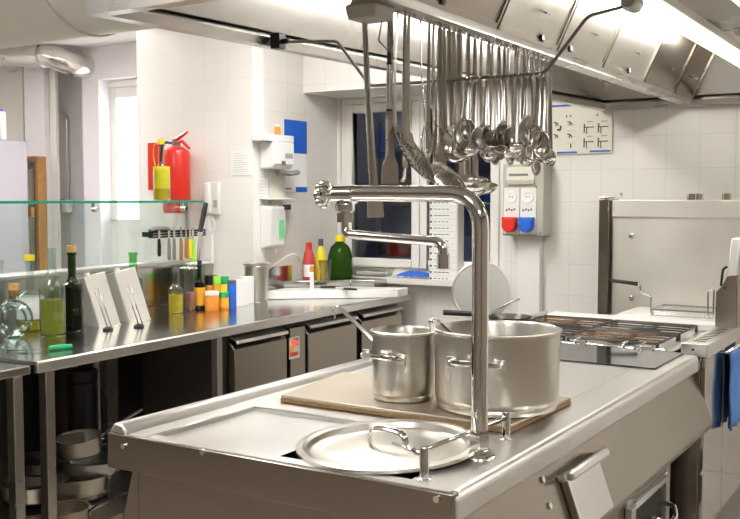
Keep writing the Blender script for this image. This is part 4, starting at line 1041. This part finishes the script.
# blue cloth on ledge
m=MB(); N=18;K=8
vs=[];fs=[]
random.seed(3)
for j in range(K+1):
    for i in range(N+1):
        a=i/N-.5;b_=j/K-.5
        edge=max(0,1-(2*abs(a))**2.5)*max(0,1-(2*abs(b_))**2)
        vs.append((a*.30,b_*.11*(1-.5*abs(a)*2),.004+.05*edge*(.35+.65*math.sin(i*1.1+j*1.9)**2)+.010*random.random()))
for j in range(K):
    for i in range(N): fs.append((j*(N+1)+i,j*(N+1)+i+1,(j+1)*(N+1)+i+1,(j+1)*(N+1)+i))
m.add(vs,fs,True); o=m.build('cleaning_cloth','bluec',None,solid=.006,sub=1); q=Yp(415,279,5.82); o.location=(q.x,5.835,1.008)
tag(o,'crumpled blue cleaning cloth on the window sill','cloth')

# ---- wall fittings above the counter (side wall x=XL)
q=Xp(273,168,-3.9); 
za,zb=Xp(275,128,-3.88).z,Xp(275,168,-3.88).z; y0=Xp(253,150,-3.86).y; y1=Xp(287,150,-3.86).y
DO=(-3.9,(y0+y1)/2,zb)
t=thing('paper_dispenser','white wall dispenser with patterned strip, boxes resting on its top','dispenser',DO)
y0=5.0;y1=5.0+.24
def wx(u,v): return Xp(u,v,-3.84)
yA=wx(254,150).y; yB=wx(292,150).y
yA=max(yA,4.76)
zt1=wx(270,141).z; zb1=wx(270,168).z
m=MB(DO); m.prism([(-3.955,zb1),(-3.86,zb1),(-3.835,zb1+.03),(-3.835,zt1),(-3.955,zt1)],'y',yA+.2 if yA<4.93 else yA,yB+.02); m.build('casing','white',t,bevel=.01)
yA2=yA+.2 if yA<4.93 else yA
m=MB(DO); m.box(-3.835,-3.8335,yA2+.12,yB-.0,wx(280,158).z,wx(280,153).z); m.build('patterned_strip','inkg',t)
m=MB(DO); m.box(-3.835,-3.8335,yB-.12,yB-.08,wx(283,165).z,wx(283,161).z); m.build('window_mark','ink',t)
m=MB(DO); m.tube([(-3.90,yA2+.12,zb1-.02),(-3.86,yA2+.2,zb1-.03),(-3.86,yA2+.28,zb1-.02)],.03,10,flat=.6); m.build('spout','greyd',t)
q=Vector((-3.895,(yA2+yB)/2-.02,zt1+.0015)); o=MB().box(-.05,.05,-.17,.15,0,.045).build('glove_box','white',bevel=.004); o.location=q
tag(o,'flat white box lying on top of the wall dispenser','box')
q=wx(271,128); t=thing('small_bottle','tiny amber bottle with white cap on the dispenser boxes','bottle',(-3.86,(yA2+yB)/2-.03,zt1+.048))
MB().lathe([(0.001,0),(.02,0),(.02,.045),(.012,.05)],n=18).build('bottle_body','orange',t)
MB().lathe([(.014,.05),(.014,.065),(0.001,.065)],n=18).build('cap','white',t)
# soap dispenser
zz1=wx(265,207).z; zz0=wx(265,250).z; yC=yA2; yD=wx(278,230).y
SO=(-3.9,yC,zz0)
t=thing('soap_dispenser','tall white soap dispenser with green label on the side wall','dispenser',SO)
m=MB(SO); m.prism([(-3.955,zz0),(-3.87,zz0+.02),(-3.86,zz1-.03),(-3.85,zz1),(-3.955,zz1+.01)],'y',yC,yC+.16); m.build('casing','white',t,bevel=.01)
m=MB(SO); m.box(-3.866,-3.858,yC+.09,yC+.135,zz0+.07,zz0+.19); m.build('green_label','lightg',t)
m=MB(SO); m.cyl((-3.90,yC+.09,zz0+.01),(-3.90,yC+.09,zz0-.03),.012,10); m.build('nozzle','white2',t)
m=MB(SO); m.box(-3.87,-3.82,yC+.13,yC+.16,zz1-.02,zz1+.015); m.build('black_clip','black',t)
o=MB((-3.9,yC+.1,zz1+.04)).prism([(-3.955,zz1+.05),(-3.85,zz1+.045),(-3.85,zz1+.055),(-3.955,zz1+.06)],'y',yC,yC+.26).build('wall_tray','white2',bevel=.003); o.location=(-3.9,yC+.1,zz1+.04)
tag(o,'shallow white wall tray above the soap dispenser','tray')
# papers on the side wall
def sheet(label,u0,u1,v0,v1,parts,name='wall_notice',plane='x',lines=0):
    if plane=='x': a=Xp(u0,v0,XL+.004); b=Xp(u1,v1,XL+.004)
    else: a=Yp(u0,v0,YP-.004); b=Yp(u1,v1,YP-.004)
    t=thing(name,label,'paper',a)
    def bx(s0,s1,t0,t1,e,th):
        z1=a.z+(b.z-a.z)*t0; z0=a.z+(b.z-a.z)*t1
        if plane=='x': return MB(a).box(XL+.001+e,XL+.001+e+th,a.y+(b.y-a.y)*s0,a.y+(b.y-a.y)*s1,z0,z1)
        return MB(a).box(a.x+(b.x-a.x)*s0,a.x+(b.x-a.x)*s1,YP-.002-e-th,YP-.001-e,z0,z1)
    bx(0,1,0,1,0,.003).build('sheet','paper',t)
    for (s0,s1,t0,t1,mt) in parts: bx(s0,s1,t0,t1,.003,.001).build({'blue':'blue_area'}.get(mt,'printed_area'),mt,t)
    if lines:
        m=MB(a)
        for i in range(lines):
            mb=bx(.1,.85 if i%3 else .6,.1+.85*i/lines,.1+.85*i/lines+.012,.003,.001); 
            base=len(m.v); m.v+=mb.v; m.f+=[tuple(k+base for k in f) for f in mb.f]; m.m+=mb.m; m.sm+=mb.sm
        m.build('text_lines','inkg',t)
sheet('wall sheet with solid blue upper half and white lower half',284,307,119,192,[(0,1,0,.46,'blue'),(.5,1,.93,1,'blue'),(.06,.3,.95,.965,'ink')],lines=0)
sheet('small printed notice under the wall dispenser',257,268,178,204,[],lines=7)
sheet('faded picture card right of the small printed notice',270,284,172,204,[(0,1,0,1,'cream')])
sheet('faint printed notice on the pier wall right of the extinguisher',231,251,151,175,[],plane='y',lines=9)
# ---- fittings on the pier (y=YP)
a=Yp(148,143,YP-.01);b=Yp(161,190,YP-.01)
o=MB(a).box(a.x,b.x,YP-.014,YP-.002,b.z,a.z).build('red_sign','red'); o.location=a
tag(o,'plain red sign plate on the wall behind the extinguisher','sign')
zb=Yp(178,213,YP-.09).z; zt=Yp(178,146,YP-.09).z; cx=Yp(176.5,180,YP-.09).x; R=(Yp(188,180,YP-.09).x-Yp(165,180,YP-.09).x)/2*.88
h=zt-zb
t=thing('fire_extinguisher','red fire extinguisher hanging on the white tiled pier','extinguisher',(cx,YP-.09,zb))
MB().lathe([(0.001,0),(R*.9,0),(R,.015),(R,h*.86),(R*.9,h*.93),(R*.55,h*.985),(R*.3,h),(0.001,h)],n=36).build('cylinder','red',t)
MB().lathe([(R*.3,h),(R*.3,h+.03),(R*.2,h+.035),(0.001,h+.035)],n=16).build('valve','greyd',t)
m=MB(); m.tube([(-R*.5,0,h+.03),(R*.2,0,h+.05),(R*1.1,0,h+.09)],[.012,.017,.011],8,flat=.8); m.tube([(-R*.2,0,h+.02),(R*.6,0,h+.03),(R*1.3,0,h-.02)],[.012,.015,.011],8,flat=.8); m.build('squeeze_lever','red',t)
m=MB(); m.tube(bend([(-R*.2,-.01,h+.02),(-R*1.1,-.02,h+.03),(-R*1.35,-.02,h-.08),(-R*1.15,-.02,h*.5)],.05),.009,8); m.build('hose','black',t)
m=MB(); m.cyl((-R*.4,0,h+.045),(-R*.4,-.02,h+.045),.018,14); m.build('gauge','white',t)
m=MB(); m.lathe([(R*1.012,.02),(R*1.012,h*.22)],n=28); m.build('lower_label','redp',t)
m=MB(); m.box(-R*.6,R*.6,R,.092-.001,h*.6,h*.66); m.build('wall_bracket','greyd',t)
# phone
a=Yp(204,182,YP-.05);b=Yp(217,215,YP-.05)
t=thing('wall_phone','white wall intercom phone with hanging cord on the pier','phone',(a.x,YP-.05,b.z))
O=(a.x,YP-.05,b.z)
MB(O).box(a.x,b.x,YP-.035,YP-.001,b.z,a.z).build('base_unit','white2',t,bevel=.008)
m=MB(O); m.box(a.x+.005,a.x+(b.x-a.x)*.5,YP-.065,YP-.035,b.z+.01,a.z-.005); m.build('handset','white',t,bevel=.012,seg=3)
m=MB(O); m.box(a.x+(b.x-a.x)*.62,b.x-.01,YP-.038,YP-.035,b.z+.05,b.z+.1); m.build('button_area','inkg',t)
m=MB(O); cc=[Yp(209,215,YP-.03),Yp(208,228,YP-.03),Yp(214,233,YP-.03),Yp(215,222,YP-.03),Yp(211,216,YP-.03)]; m.tube(bend(cc,.03),.006,8); m.build('cord','white',t)
a=Yp(203,216,YP-.03).x;b=Yp(211,216,YP-.03).x
o=MB((a,YP-.02,.9)).box(a,b,YP-.03,YP-.001,.95,Yp(207,216,YP).z).build('cable_trunking','white',bevel=.004); o.location=(a,YP-.02,.9)
tag(o,'slim white cable trunking running down below the wall phone','trunking')

# ---- glass shelf on the counter rear
zsh=1.553
gl=lambda u,v,lx: Cp(u,v,lx)
shx0,shx1=-1.17,-.93
yend=Cp(203,206,-.93).y
t=thing('glass_shelf','green-edged glass shelf on posts above the rear of the left counter','shelf',CO,CR)
m=MB(); m.box(shx0,shx1,-.9,yend,zsh-.022,zsh-.012); m.build('shelf_pane','pane',t)
m=MB(); m.box(shx1,shx1+.003,-.9,yend,zsh-.024,zsh-.010); m.box(shx0,shx1,yend,yend+.003,zsh-.024,zsh-.010); m.build('shelf_edge','paneedge',t)
m=MB(); m.box(-1.062,-1.056,-.9,yend,1.166,zsh-.023); m.build('upright_pane','pane',t)
for y in (.35,1.35,yend-.06):
    m=MB(); m.box(-1.055,-1.03,y-.012,y+.012,zsh-.06,zsh-.024); m.cyl((-1.055,y,zsh-.06),(-1.02,y,zsh-.06),.016,14); m.build('bracket','chrome',t)
m=MB(); m.box(-1.056,-1.035,yend-.02,yend,1.166,zsh-.024); m.build('end_post','alu',t)
# wood strip seen behind glass at far left
a=Yp(-30,208,6.0);b=Yp(33,216,6.0)
t=MB(a).box(a.x,b.x,5.98,6.02,b.z-.01,a.z+.01).build('coat_rail','wood',bevel=.004); t.location=a
tag(t,'orange wooden rail fixed in front of the grey fridge','rail')
# yellow bottle on shelf
p=Cp(162,203,-1.05); w=Matrix.Rotation(CR,3,'Z')@p+CO; w.z=zsh-.011
d=-w.x*math.sin(YAW)+w.y*math.cos(YAW); s=d/F
t=bottle('clear glass bottle of yellow liquid with pourer standing on the glass shelf',0,0,bp(8.5*s,56*s,.36,.36,.52),'glass','yoil',16*s,(3.4*s,56*s,61*s),'yel',(8.2*s,12*s,34*s,'yel'),pos=w)
m=MB(); m.tube(bend([(-3*s,0,58*s),(-10*s,0,56*s),(-11*s,0,44*s),(-7*s,0,30*s)],.02),.003,6); m.build('pourer_strap','yel',t)

# knife rack with knives
kr=thing('knife_rack','black magnetic knife rack behind the counter bottles','knife rack',CO,CR)
a=Cp(149,235,-.99);b=Cp(204,232,-.99)
yR0,yR1=a.y,b.y; zR=(a.z+b.z)/2
MB().box(-1.0,-.975,yR0,yR1,zR-.022,zR+.022).build('rack_bar','black',kr,bevel=.004)
m=MB(); m.box(-.975,-.972,yR0+.02,yR1-.02,zR+.004,zR+.010); m.box(-.975,-.972,yR0+.02,yR1-.02,zR-.012,zR-.006); m.build('magnet_strip','alu',kr)
for y in (yR0+.02,yR1-.02): MB().box(-1.055,-1.0,y-.01,y+.01,zR-.015,zR+.015).build('rack_bracket','black',kr)
cols=['black','greyd','greyd','brownp','brownp','yel','lime']
us=[159,169,174,181,186,190,193]; ln=[18,22,22,22,20,20,38]
nm=['black handle, leftmost on the rack','grey handle, next to the leftmost knife','grey handle, third from left','dark brown handle, fourth from left','brown handle, fifth from left','yellow handle beside the lime one','long lime green handle']
Rw=Matrix.Rotation(CR,3,'Z')
for i,(u,c,l) in enumerate(zip(us,cols,ln)):
    p=Cp(u,238,-.965); w=Rw@p+CO; s=(-w.x*math.sin(YAW)+w.y*math.cos(YAW))/F
    t=thing('kitchen_knife','knife hanging handle down with '+nm[i],'knife',w,CR)
    MB().box(-.0015,.0015,-.010,.010,-.01,.07).build('blade','uten',t)
    m=MB(); m.tube([(0,0,-.005),(0,.002,-l*s*.4),(0,0,-l*s*.9),(.0,.004,-l*s)],[.010,.014,.015,.012],10,flat=.7); m.build('knife_handle',c,t)
# dark oval block on rack (sharpener)
p=Cp(162,232,-.97); w=Rw@p+CO
t=thing('sanding_block','dark grey rounded cleaver handle resting on top of the knife rack','tool',w,CR)
m=MB(); m.tube([(0,-.11,.012),(0,-.06,.022),(0,.03,.022),(0,.07,.01)],[.014,.022,.022,.014],12,flat=.6); m.build('block','greyd',t)
# big chef knife diagonal, handle up
a=Cp(206,203,-.95);b=Cp(200,232,-.95);c=Cp(198,280,-.94)
wa,wb,wc=[Rw@k_+CO for k_ in (a,b,c)]
t=thing('chef_knife','large chef knife with black handle upward, blade down past the rack','knife',wb,0)
m=MB(wb); m.tube([wa,wa.lerp(wb,.3),wb.lerp(wa,.15),wb],[.017,.021,.018,.021],12,flat=.7); m.build('knife_handle','black',t)
m=MB(wb); sd=Vector((math.cos(YAW),math.sin(YAW),0))*.016; nn=Vector((-math.sin(YAW),math.cos(YAW),0))*.0015
vs=[wb-sd,wb+sd,wc+sd*.1,wc-sd*.6]; vs=[v-nn for v in vs]+[v+nn for v in vs]
m.add(vs,[(0,1,2,3),(7,6,5,4),(0,4,5,1),(1,5,6,2),(2,6,7,3),(3,7,4,0)]); m.build('blade','uten',t)
# containers behind the glass
for i,(u,v,wp,hp,mt) in enumerate(((168,300,30,38,'glassblk'),(140,300,12,34,'glassblk'))):
    q=P9(u,v); s=px(1,u,v); t=thing('storage_container',['large translucent plastic container behind the small bottles','narrow translucent jar behind the oil tins'][i],'container',q,CR)
    t.location=(q.x if q.x>-4.2 else -4.12,q.y,.9); h_=hp*s; w_=wp*s*.35
    MB().add([(-.04,-w_,0),(.04,-w_,0),(.04,w_,0),(-.04,w_,0),(-.05,-w_*1.15,h_),(.05,-w_*1.15,h_),(.05,w_*1.15,h_),(-.05,w_*1.15,h_)],[(0,1,2,3),(0,1,5,4),(1,2,6,5),(2,3,7,6),(3,0,4,7)]).build('container_body',mt,t,solid=.003)
    MB().box(-.054,.054,-w_*1.2,w_*1.2,h_,h_+.01).build('container_lid','white2',t,bevel=.003)

# ---- fridge at the far left
b=Yp(27,141,5.85);a=b+Vector((-.62,0,0));
t=thing('tall_fridge','tall grey-lilac fridge at the far left behind the glass shelf','fridge',(b.x,5.2,0))
O=(b.x,5.2,0)
MB(O).box(a.x,b.x,5.24,5.85,.05,a.z).build('fridge_body','fridge',t,bevel=.01)
MB(O).box(a.x,b.x-.10,5.2,5.238,.1,a.z-.01).build('fridge_door','white2',t,bevel=.008)
MB(O).box(b.x-.17,b.x-.15,5.17,5.2,1.2,1.6).build('fridge_handle','alu',t,bevel=.004)
for dx in (.05,.57): MB(O).cyl((b.x-dx,5.5,0),(b.x-dx,5.5,.06),.025,10).build('foot','black',t)
for i,(u,wp,hp,mt,lb) in enumerate(((2,8,38,'white','tall white bottle with blue cap on the fridge'),(8,5,24,'oranlab','orange and dark packet on the fridge'),(12,5,22,'paper','white packet on the fridge beside the orange packet'))):
    s=.0066; q=Yp(u,134,5.62); o=MB().box(-wp*s/2,wp*s/2,-.03,.03,0,hp*s).build(['plastic_bottle','packet','packet'][i],mt,bevel=.006); o.location=(min(q.x,b.x-.04),5.62-.07*i,a.z+.001)
    if i==0:
        r=thing('plastic_bottle',lb,'bottle',o.location); o.name='bottle_body'; o.parent=r; o.location=(0,0,0)
        MB().lathe([(.015,hp*s),(.015,hp*s+.02),(0.001,hp*s+.02)],n=14).build('cap','blue',r)
    else: tag(o,lb,'packet')

# ================================================================ UTENSILS
def hook(mb,w=.004,z=0):
    # crook over a rail at the origin
    mb.tube(arc((0,0,-.004),.013,PI*1.0,-.2,8,(1,0,0),(0,0,1)),w,6)
def hbar(mb,L,w,th=.0016,x=-.013):
    mb.tube([(x,0,-.004),(x,0,-L*.5),(x*.3,0,-L)],[w*.6,w*.8,w],8,flat=th/w*1.2,up=(1,0,0))
def utensil(kind,L,R,mat='uten',w=.009):
    name={'ladle':'ladle','spoon':'serving_spoon','skimmer':'skimmer','turner':'turner','whisk':'whisk','fork':'carving_fork','sieve':'sieve'}[kind]
    t=thing(name,'x',name.replace('_',' '))
    m=MB(); hook(m); hbar(m,L,w); m.build('utensil_handle',mat,t)
    Z9=Matrix.Rotation(PI/2,4,'Z')
    if kind=='ladle':
        m=MB(); T4=Z9@Matrix.Translation((-.0,-R*.95,-L-R*.25))@Matrix.Rotation(.25,4,'X')
        m.lathe([(R*math.sin(a),-R*.72*math.cos(a)) for a in [i*PI/2/8+.001 for i in range(9)]]+[(R*.96*math.cos(a),-R*.68*math.sin(a)) for a in [i*PI/2/8 for i in range(8)]],n=28,M4=T4); m.build('ladle_bowl',mat,t)
    elif kind=='spoon':
        m=MB(); n=18; vs=[];fs=[]
        for j in range(7):
            rr=j/6
            for i in range(n):
                a=2*PI*i/n; x=rr*R*math.cos(a); z=rr*R*1.45*math.sin(a); vs.append(Z9@Vector((x,-(1-rr*rr)*-R*.35,-L-R*1.35+z)))
        for j in range(6):
            for i in range(n): fs.append((j*n+i,j*n+(i+1)%n,(j+1)*n+(i+1)%n,(j+1)*n+i))
        m.add(vs,fs,True); m.build('spoon_bowl',mat,t,solid=.0018)
    elif kind=='skimmer':
        th=math.radians(36)
        m=MB(); T4=Matrix.Translation((R*math.sin(th),0,-L-R*math.cos(th)))@Matrix.Rotation(PI/2-th,4,'Y')
        m.lathe([(0.001,-R*.22),(R*.5,-R*.17),(R*.85,-R*.05),(R,0),(R*1.01,.003),(R*.99,.001),(R*.84,-R*.045),(R*.5,-R*.16),(0.001,-R*.21)],n=36,M4=T4); d=m.build('skimmer_disc',mat,t)
        m=MB()
        for k in range(1,6):
            for i in range(k*6):
                a=2*PI*i/(k*6); p=T4@Vector((R*.16*k*math.cos(a),R*.16*k*math.sin(a),.0-R*.22*(1-(.16*k)**2)+.0035)); q=T4@Vector((R*.16*k*math.cos(a),R*.16*k*math.sin(a),-R*.22*(1-(.16*k)**2)-.003)); m.cyl(p,q,R*.022,6)
        m.build('hole_pattern','dark',d)
    elif kind=='turner':
        m=MB(); m.prism([(-R*.35,-L+.01),(R*.35,-L+.01),(R*.7,-L-R*.6),(R*.8,-L-R*2.2),(-R*.8,-L-R*2.2),(-R*.7,-L-R*.6)],'x',-.001,.001); d=m.build('turner_blade',mat,t)
    elif kind=='fork':
        m=MB()
        for s in (-1,0,1): m.tube(bend([(0,0,-L),(s*R*.6,-.004,-L-.03),(s*R*.6,-.01,-L-R*3)],.01),[.003]*len(bend([(0,0,-L),(s*R*.6,-.004,-L-.03),(s*R*.6,-.01,-L-R*3)],.01)),6)
        m.build('tines',mat,t)
    elif kind=='whisk':
        m=MB()
        for k in range(5):
            a=k*PI/5; pts=[]
            for i in range(13):
                f=i/12; r_=R*math.sin(PI*f)*(.6+.4*math.sin(PI*f)); s_=math.cos(PI*f)
                z=-L-.11*(1-abs(2*f-1)**1.6) ; sx=R*math.cos(PI*f)*math.sin(PI*min(f,1-f)*1.0+.1)
                pts.append((sx*math.cos(a),sx*math.sin(a),z))
            m.tube(pts,.0014,5,caps=False)
        m.build('wires','chrome',t)
    return t
protos={}
def put(kind,loc,L,R,rot,label,group,mat='uten',w=.009):
    key=(kind,round(L,2),round(R,3),mat,w)
    if key not in protos:
        t=utensil(kind,L,R,mat,w); protos[key]=t; t.location=loc; t.rotation_euler=rot; t['label']=label; t['group']=group; return t
    return dup(protos[key],loc,rot,label,group)
zg=2.098
def gy(u): # y on gutter for image column u
    best=None
    lo,hi=2.2,5.9
    for _ in range(40):
        mid=(lo+hi)/2; X,Y,Z=-1.44,mid,zg-EYE
        r_=X*math.cos(YAW)+Y*math.sin(YAW); d_=-X*math.sin(YAW)+Y*math.cos(YAW); fw=d_*math.cos(PIT)-Z*math.sin(PIT)
        if 370+F*r_/fw<u: lo=mid
        else: hi=mid
    return lo
G1='large utensils on the hood gutter'; G2='spoons on the hanging rail'; G3='spoons at the far end of the gutter'
A=math.radians
# (kind, u, v_bottom, R, yaw, swing, mat, label, handle width)
big=[('turner',366,218,.034,-.5,-.09,'uten','longest turner, leftmost, its blade hanging below the tap pipe',.013),
 ('turner',392,184,.034,-.7,.03,'uten_dull','dark wide turner just right of the longest turner',.014),
 ('skimmer',402,190,.100,.25,.05,'uten_dull','big perforated skimmer hanging diagonally at left',.013),
 ('fork',407,182,.014,-.6,.02,'uten','slim fork just behind the handle of the left skimmer',.010),
 ('turner',412,152,.022,-.3,.02,'uten','narrow turner behind the left skimmer',.011),
 ('whisk',424,158,.035,0,-.03,'chrome','small wire whisk between the two big skimmers',.006),
 ('fork',430,178,.014,-.9,.05,'uten','thin carving fork right of the whisk',.007),
 ('skimmer',437,212,.082,-.15,.0,'uten','big skimmer hanging lowest, over the tap bend',.013),
 ('turner',441,168,.026,-.8,.0,'uten_dull','narrow dull turner next to the lowest skimmer',.012),
 ('spoon',445,158,.03,-.8,.0,'uten','long spoon between two turners in the large row',.011),
 ('turner',449,150,.03,-1.0,.0,'uten_dull','dull turner left of the shiny ladle',.013),
 ('ladle',454,163,.052,-.9,.0,'uten','shiny round ladle in the middle of the row',.014),
 ('spoon',459,152,.03,-.9,.0,'uten_dull','long worn spoon right of the shiny round ladle',.012),
 ('ladle',463,192,.062,-.5,.0,'uten','largest ladle with wide shallow bowl',.013),
 ('ladle',469,196,.060,-.9,.0,'uten','deep ladle right of the largest ladle',.012),
 ('ladle',477,194,.050,-.6,.0,'uten','smaller ladle partly hidden by the larger ones',.012)]
for (k_,u,vb,R,yw,sw,mt,lb,w_) in big:
    y=gy(u); p=Vector((-1.44,y,zg)); zb=Xp(u,vb,-1.44).z
    ext={'turner':R*2.2,'skimmer':R*1.9,'fork':R*3,'whisk':.11,'ladle':R*.95,'spoon':R*2.8}[k_]
    L=zg-zb-ext
    put(k_,p+Vector((0,0,0)),L,R,(0,sw,yw),lb,G1,mt,w_)
# far end spoons on the gutter
lst=['leftmost','second from the left','third from the left','fourth from the left','fifth from the left','sixth from the left','seventh from the left','eighth from the left','ninth from the left','tenth from the left','eleventh from the left','twelfth from the left','thirteenth from the left','rightmost but one','rightmost']
u=486; i=0
for u in (484,489,495,500,506,511,516,521,526,531,536,541,546,551):
    y=gy(u); vb=[160,163,166,160,158,166,160,163,166,160,176,163,165,166][i]; zb=Xp(u,vb,-1.44).z; R=.024 if i%3 else .028
    k_='spoon' if i%4 else 'ladle'; 
    if k_=='ladle': R=.032
    ext=R*2.8 if k_=='spoon' else R*.95
    put(k_,Vector((-1.44,y,zg)),round(zg-zb-ext,2),R,(0,random.uniform(-.03,.03),random.uniform(-1.2,-.2)),
        ('bright spoon' if k_=='spoon' else 'small ladle')+' in the rear row on the gutter, '+lst[i if i<12 else i+1],G3,'uten',.011)
    i+=1
# rail spoons
us=[463,468,473,479,484,490,495,501,506,512,518,524,530,536,542]
for i,u in enumerate(us):
    f=(u-370)/(545-370); vtop=86+(73-86)*f
    p=Yp(u,vtop,YR); vb=[150,142,158,150,150,148,150,152,148,150,152,150,148,149,160][i]
    zb=Yp(u,vb,YR).z; k_=['spoon','spoon','ladle','spoon','spoon','spoon','skimmer','spoon','spoon','spoon','ladle','spoon','spoon','spoon','spoon'][i]
    R={'spoon':.026 if i%2 else .03,'ladle':.034,'skimmer':.034}[k_]
    if i in(0,12): R=.034
    ext=R*2.8 if k_=='spoon' else (R*.95 if k_=='ladle' else R*1.9)
    put(k_,p+Vector((0,0,-.006)),round(p.z-.006-zb-ext,2),R,(0,0,-PI/2+random.uniform(-.3,.7)),
        {'spoon':'serving spoon','ladle':'little ladle','skimmer':'little skimmer'}[k_]+' on the bent front rail, '+lst[i],G2,'uten' if i%3 else 'uten_dull',.012)
# sharpening steel on a wire triangle hanging from the gutter near end
q=Xp(387,62,-1.44); yy=gy(384)
t=thing('sharpening_steel','short steel tube with black ends hanging from a wire triangle','sharpening steel',(-1.44,yy,zg))
O=(-1.44,yy,zg); a=Xp(378,34,-1.44);b=Xp(388,52,-1.44);c=Xp(376,50,-1.44)
m=MB(); k1=Vector(b)-Vector(O); m.tube([(0,0,0),(.018,.02,k1.z*.8),(.0,.03,k1.z),(-.018,.0,k1.z*.75),(0,0,0)],.0025,6); m.build('wire_triangle','greyd',t)
m=MB(); m.cyl((0,.03,k1.z),(0,.03,k1.z-.03),.006,8); m.cyl((0,.03,k1.z-.03),(0,.03,k1.z-.035),.009,10); zl=Xp(387,109,-1.44).z-zg; m.cyl((0,.03,zl),(0,.03,zl-.005),.009,10); m.build('end_cap','black',t)
m=MB(); m.cyl((0,.03,k1.z-.034),(0,.03,zl),.0075,12); m.build('steel_tube','uten',t)

# ================================================================ WORLD, CAMERA
w=bpy.data.worlds.new('w'); bpy.context.scene.world=w; w.use_nodes=True
w.node_tree.nodes['Background'].inputs[0].default_value=(1,.99,.97,1); w.node_tree.nodes['Background'].inputs[1].default_value=.7
cam=bpy.data.cameras.new('camera'); co=bpy.data.objects.new('camera',cam); bpy.context.collection.objects.link(co)
co.location=(0,0,EYE); co.rotation_euler=(PI/2-PIT,0,YAW); cam.sensor_width=36; cam.lens=F/740*36; cam.clip_start=.05
bpy.context.scene.camera=co
sc=bpy.context.scene
sc.view_settings.view_transform='Standard'; sc.view_settings.look='None'; sc.view_settings.gamma=1; sc.view_settings.exposure=.68
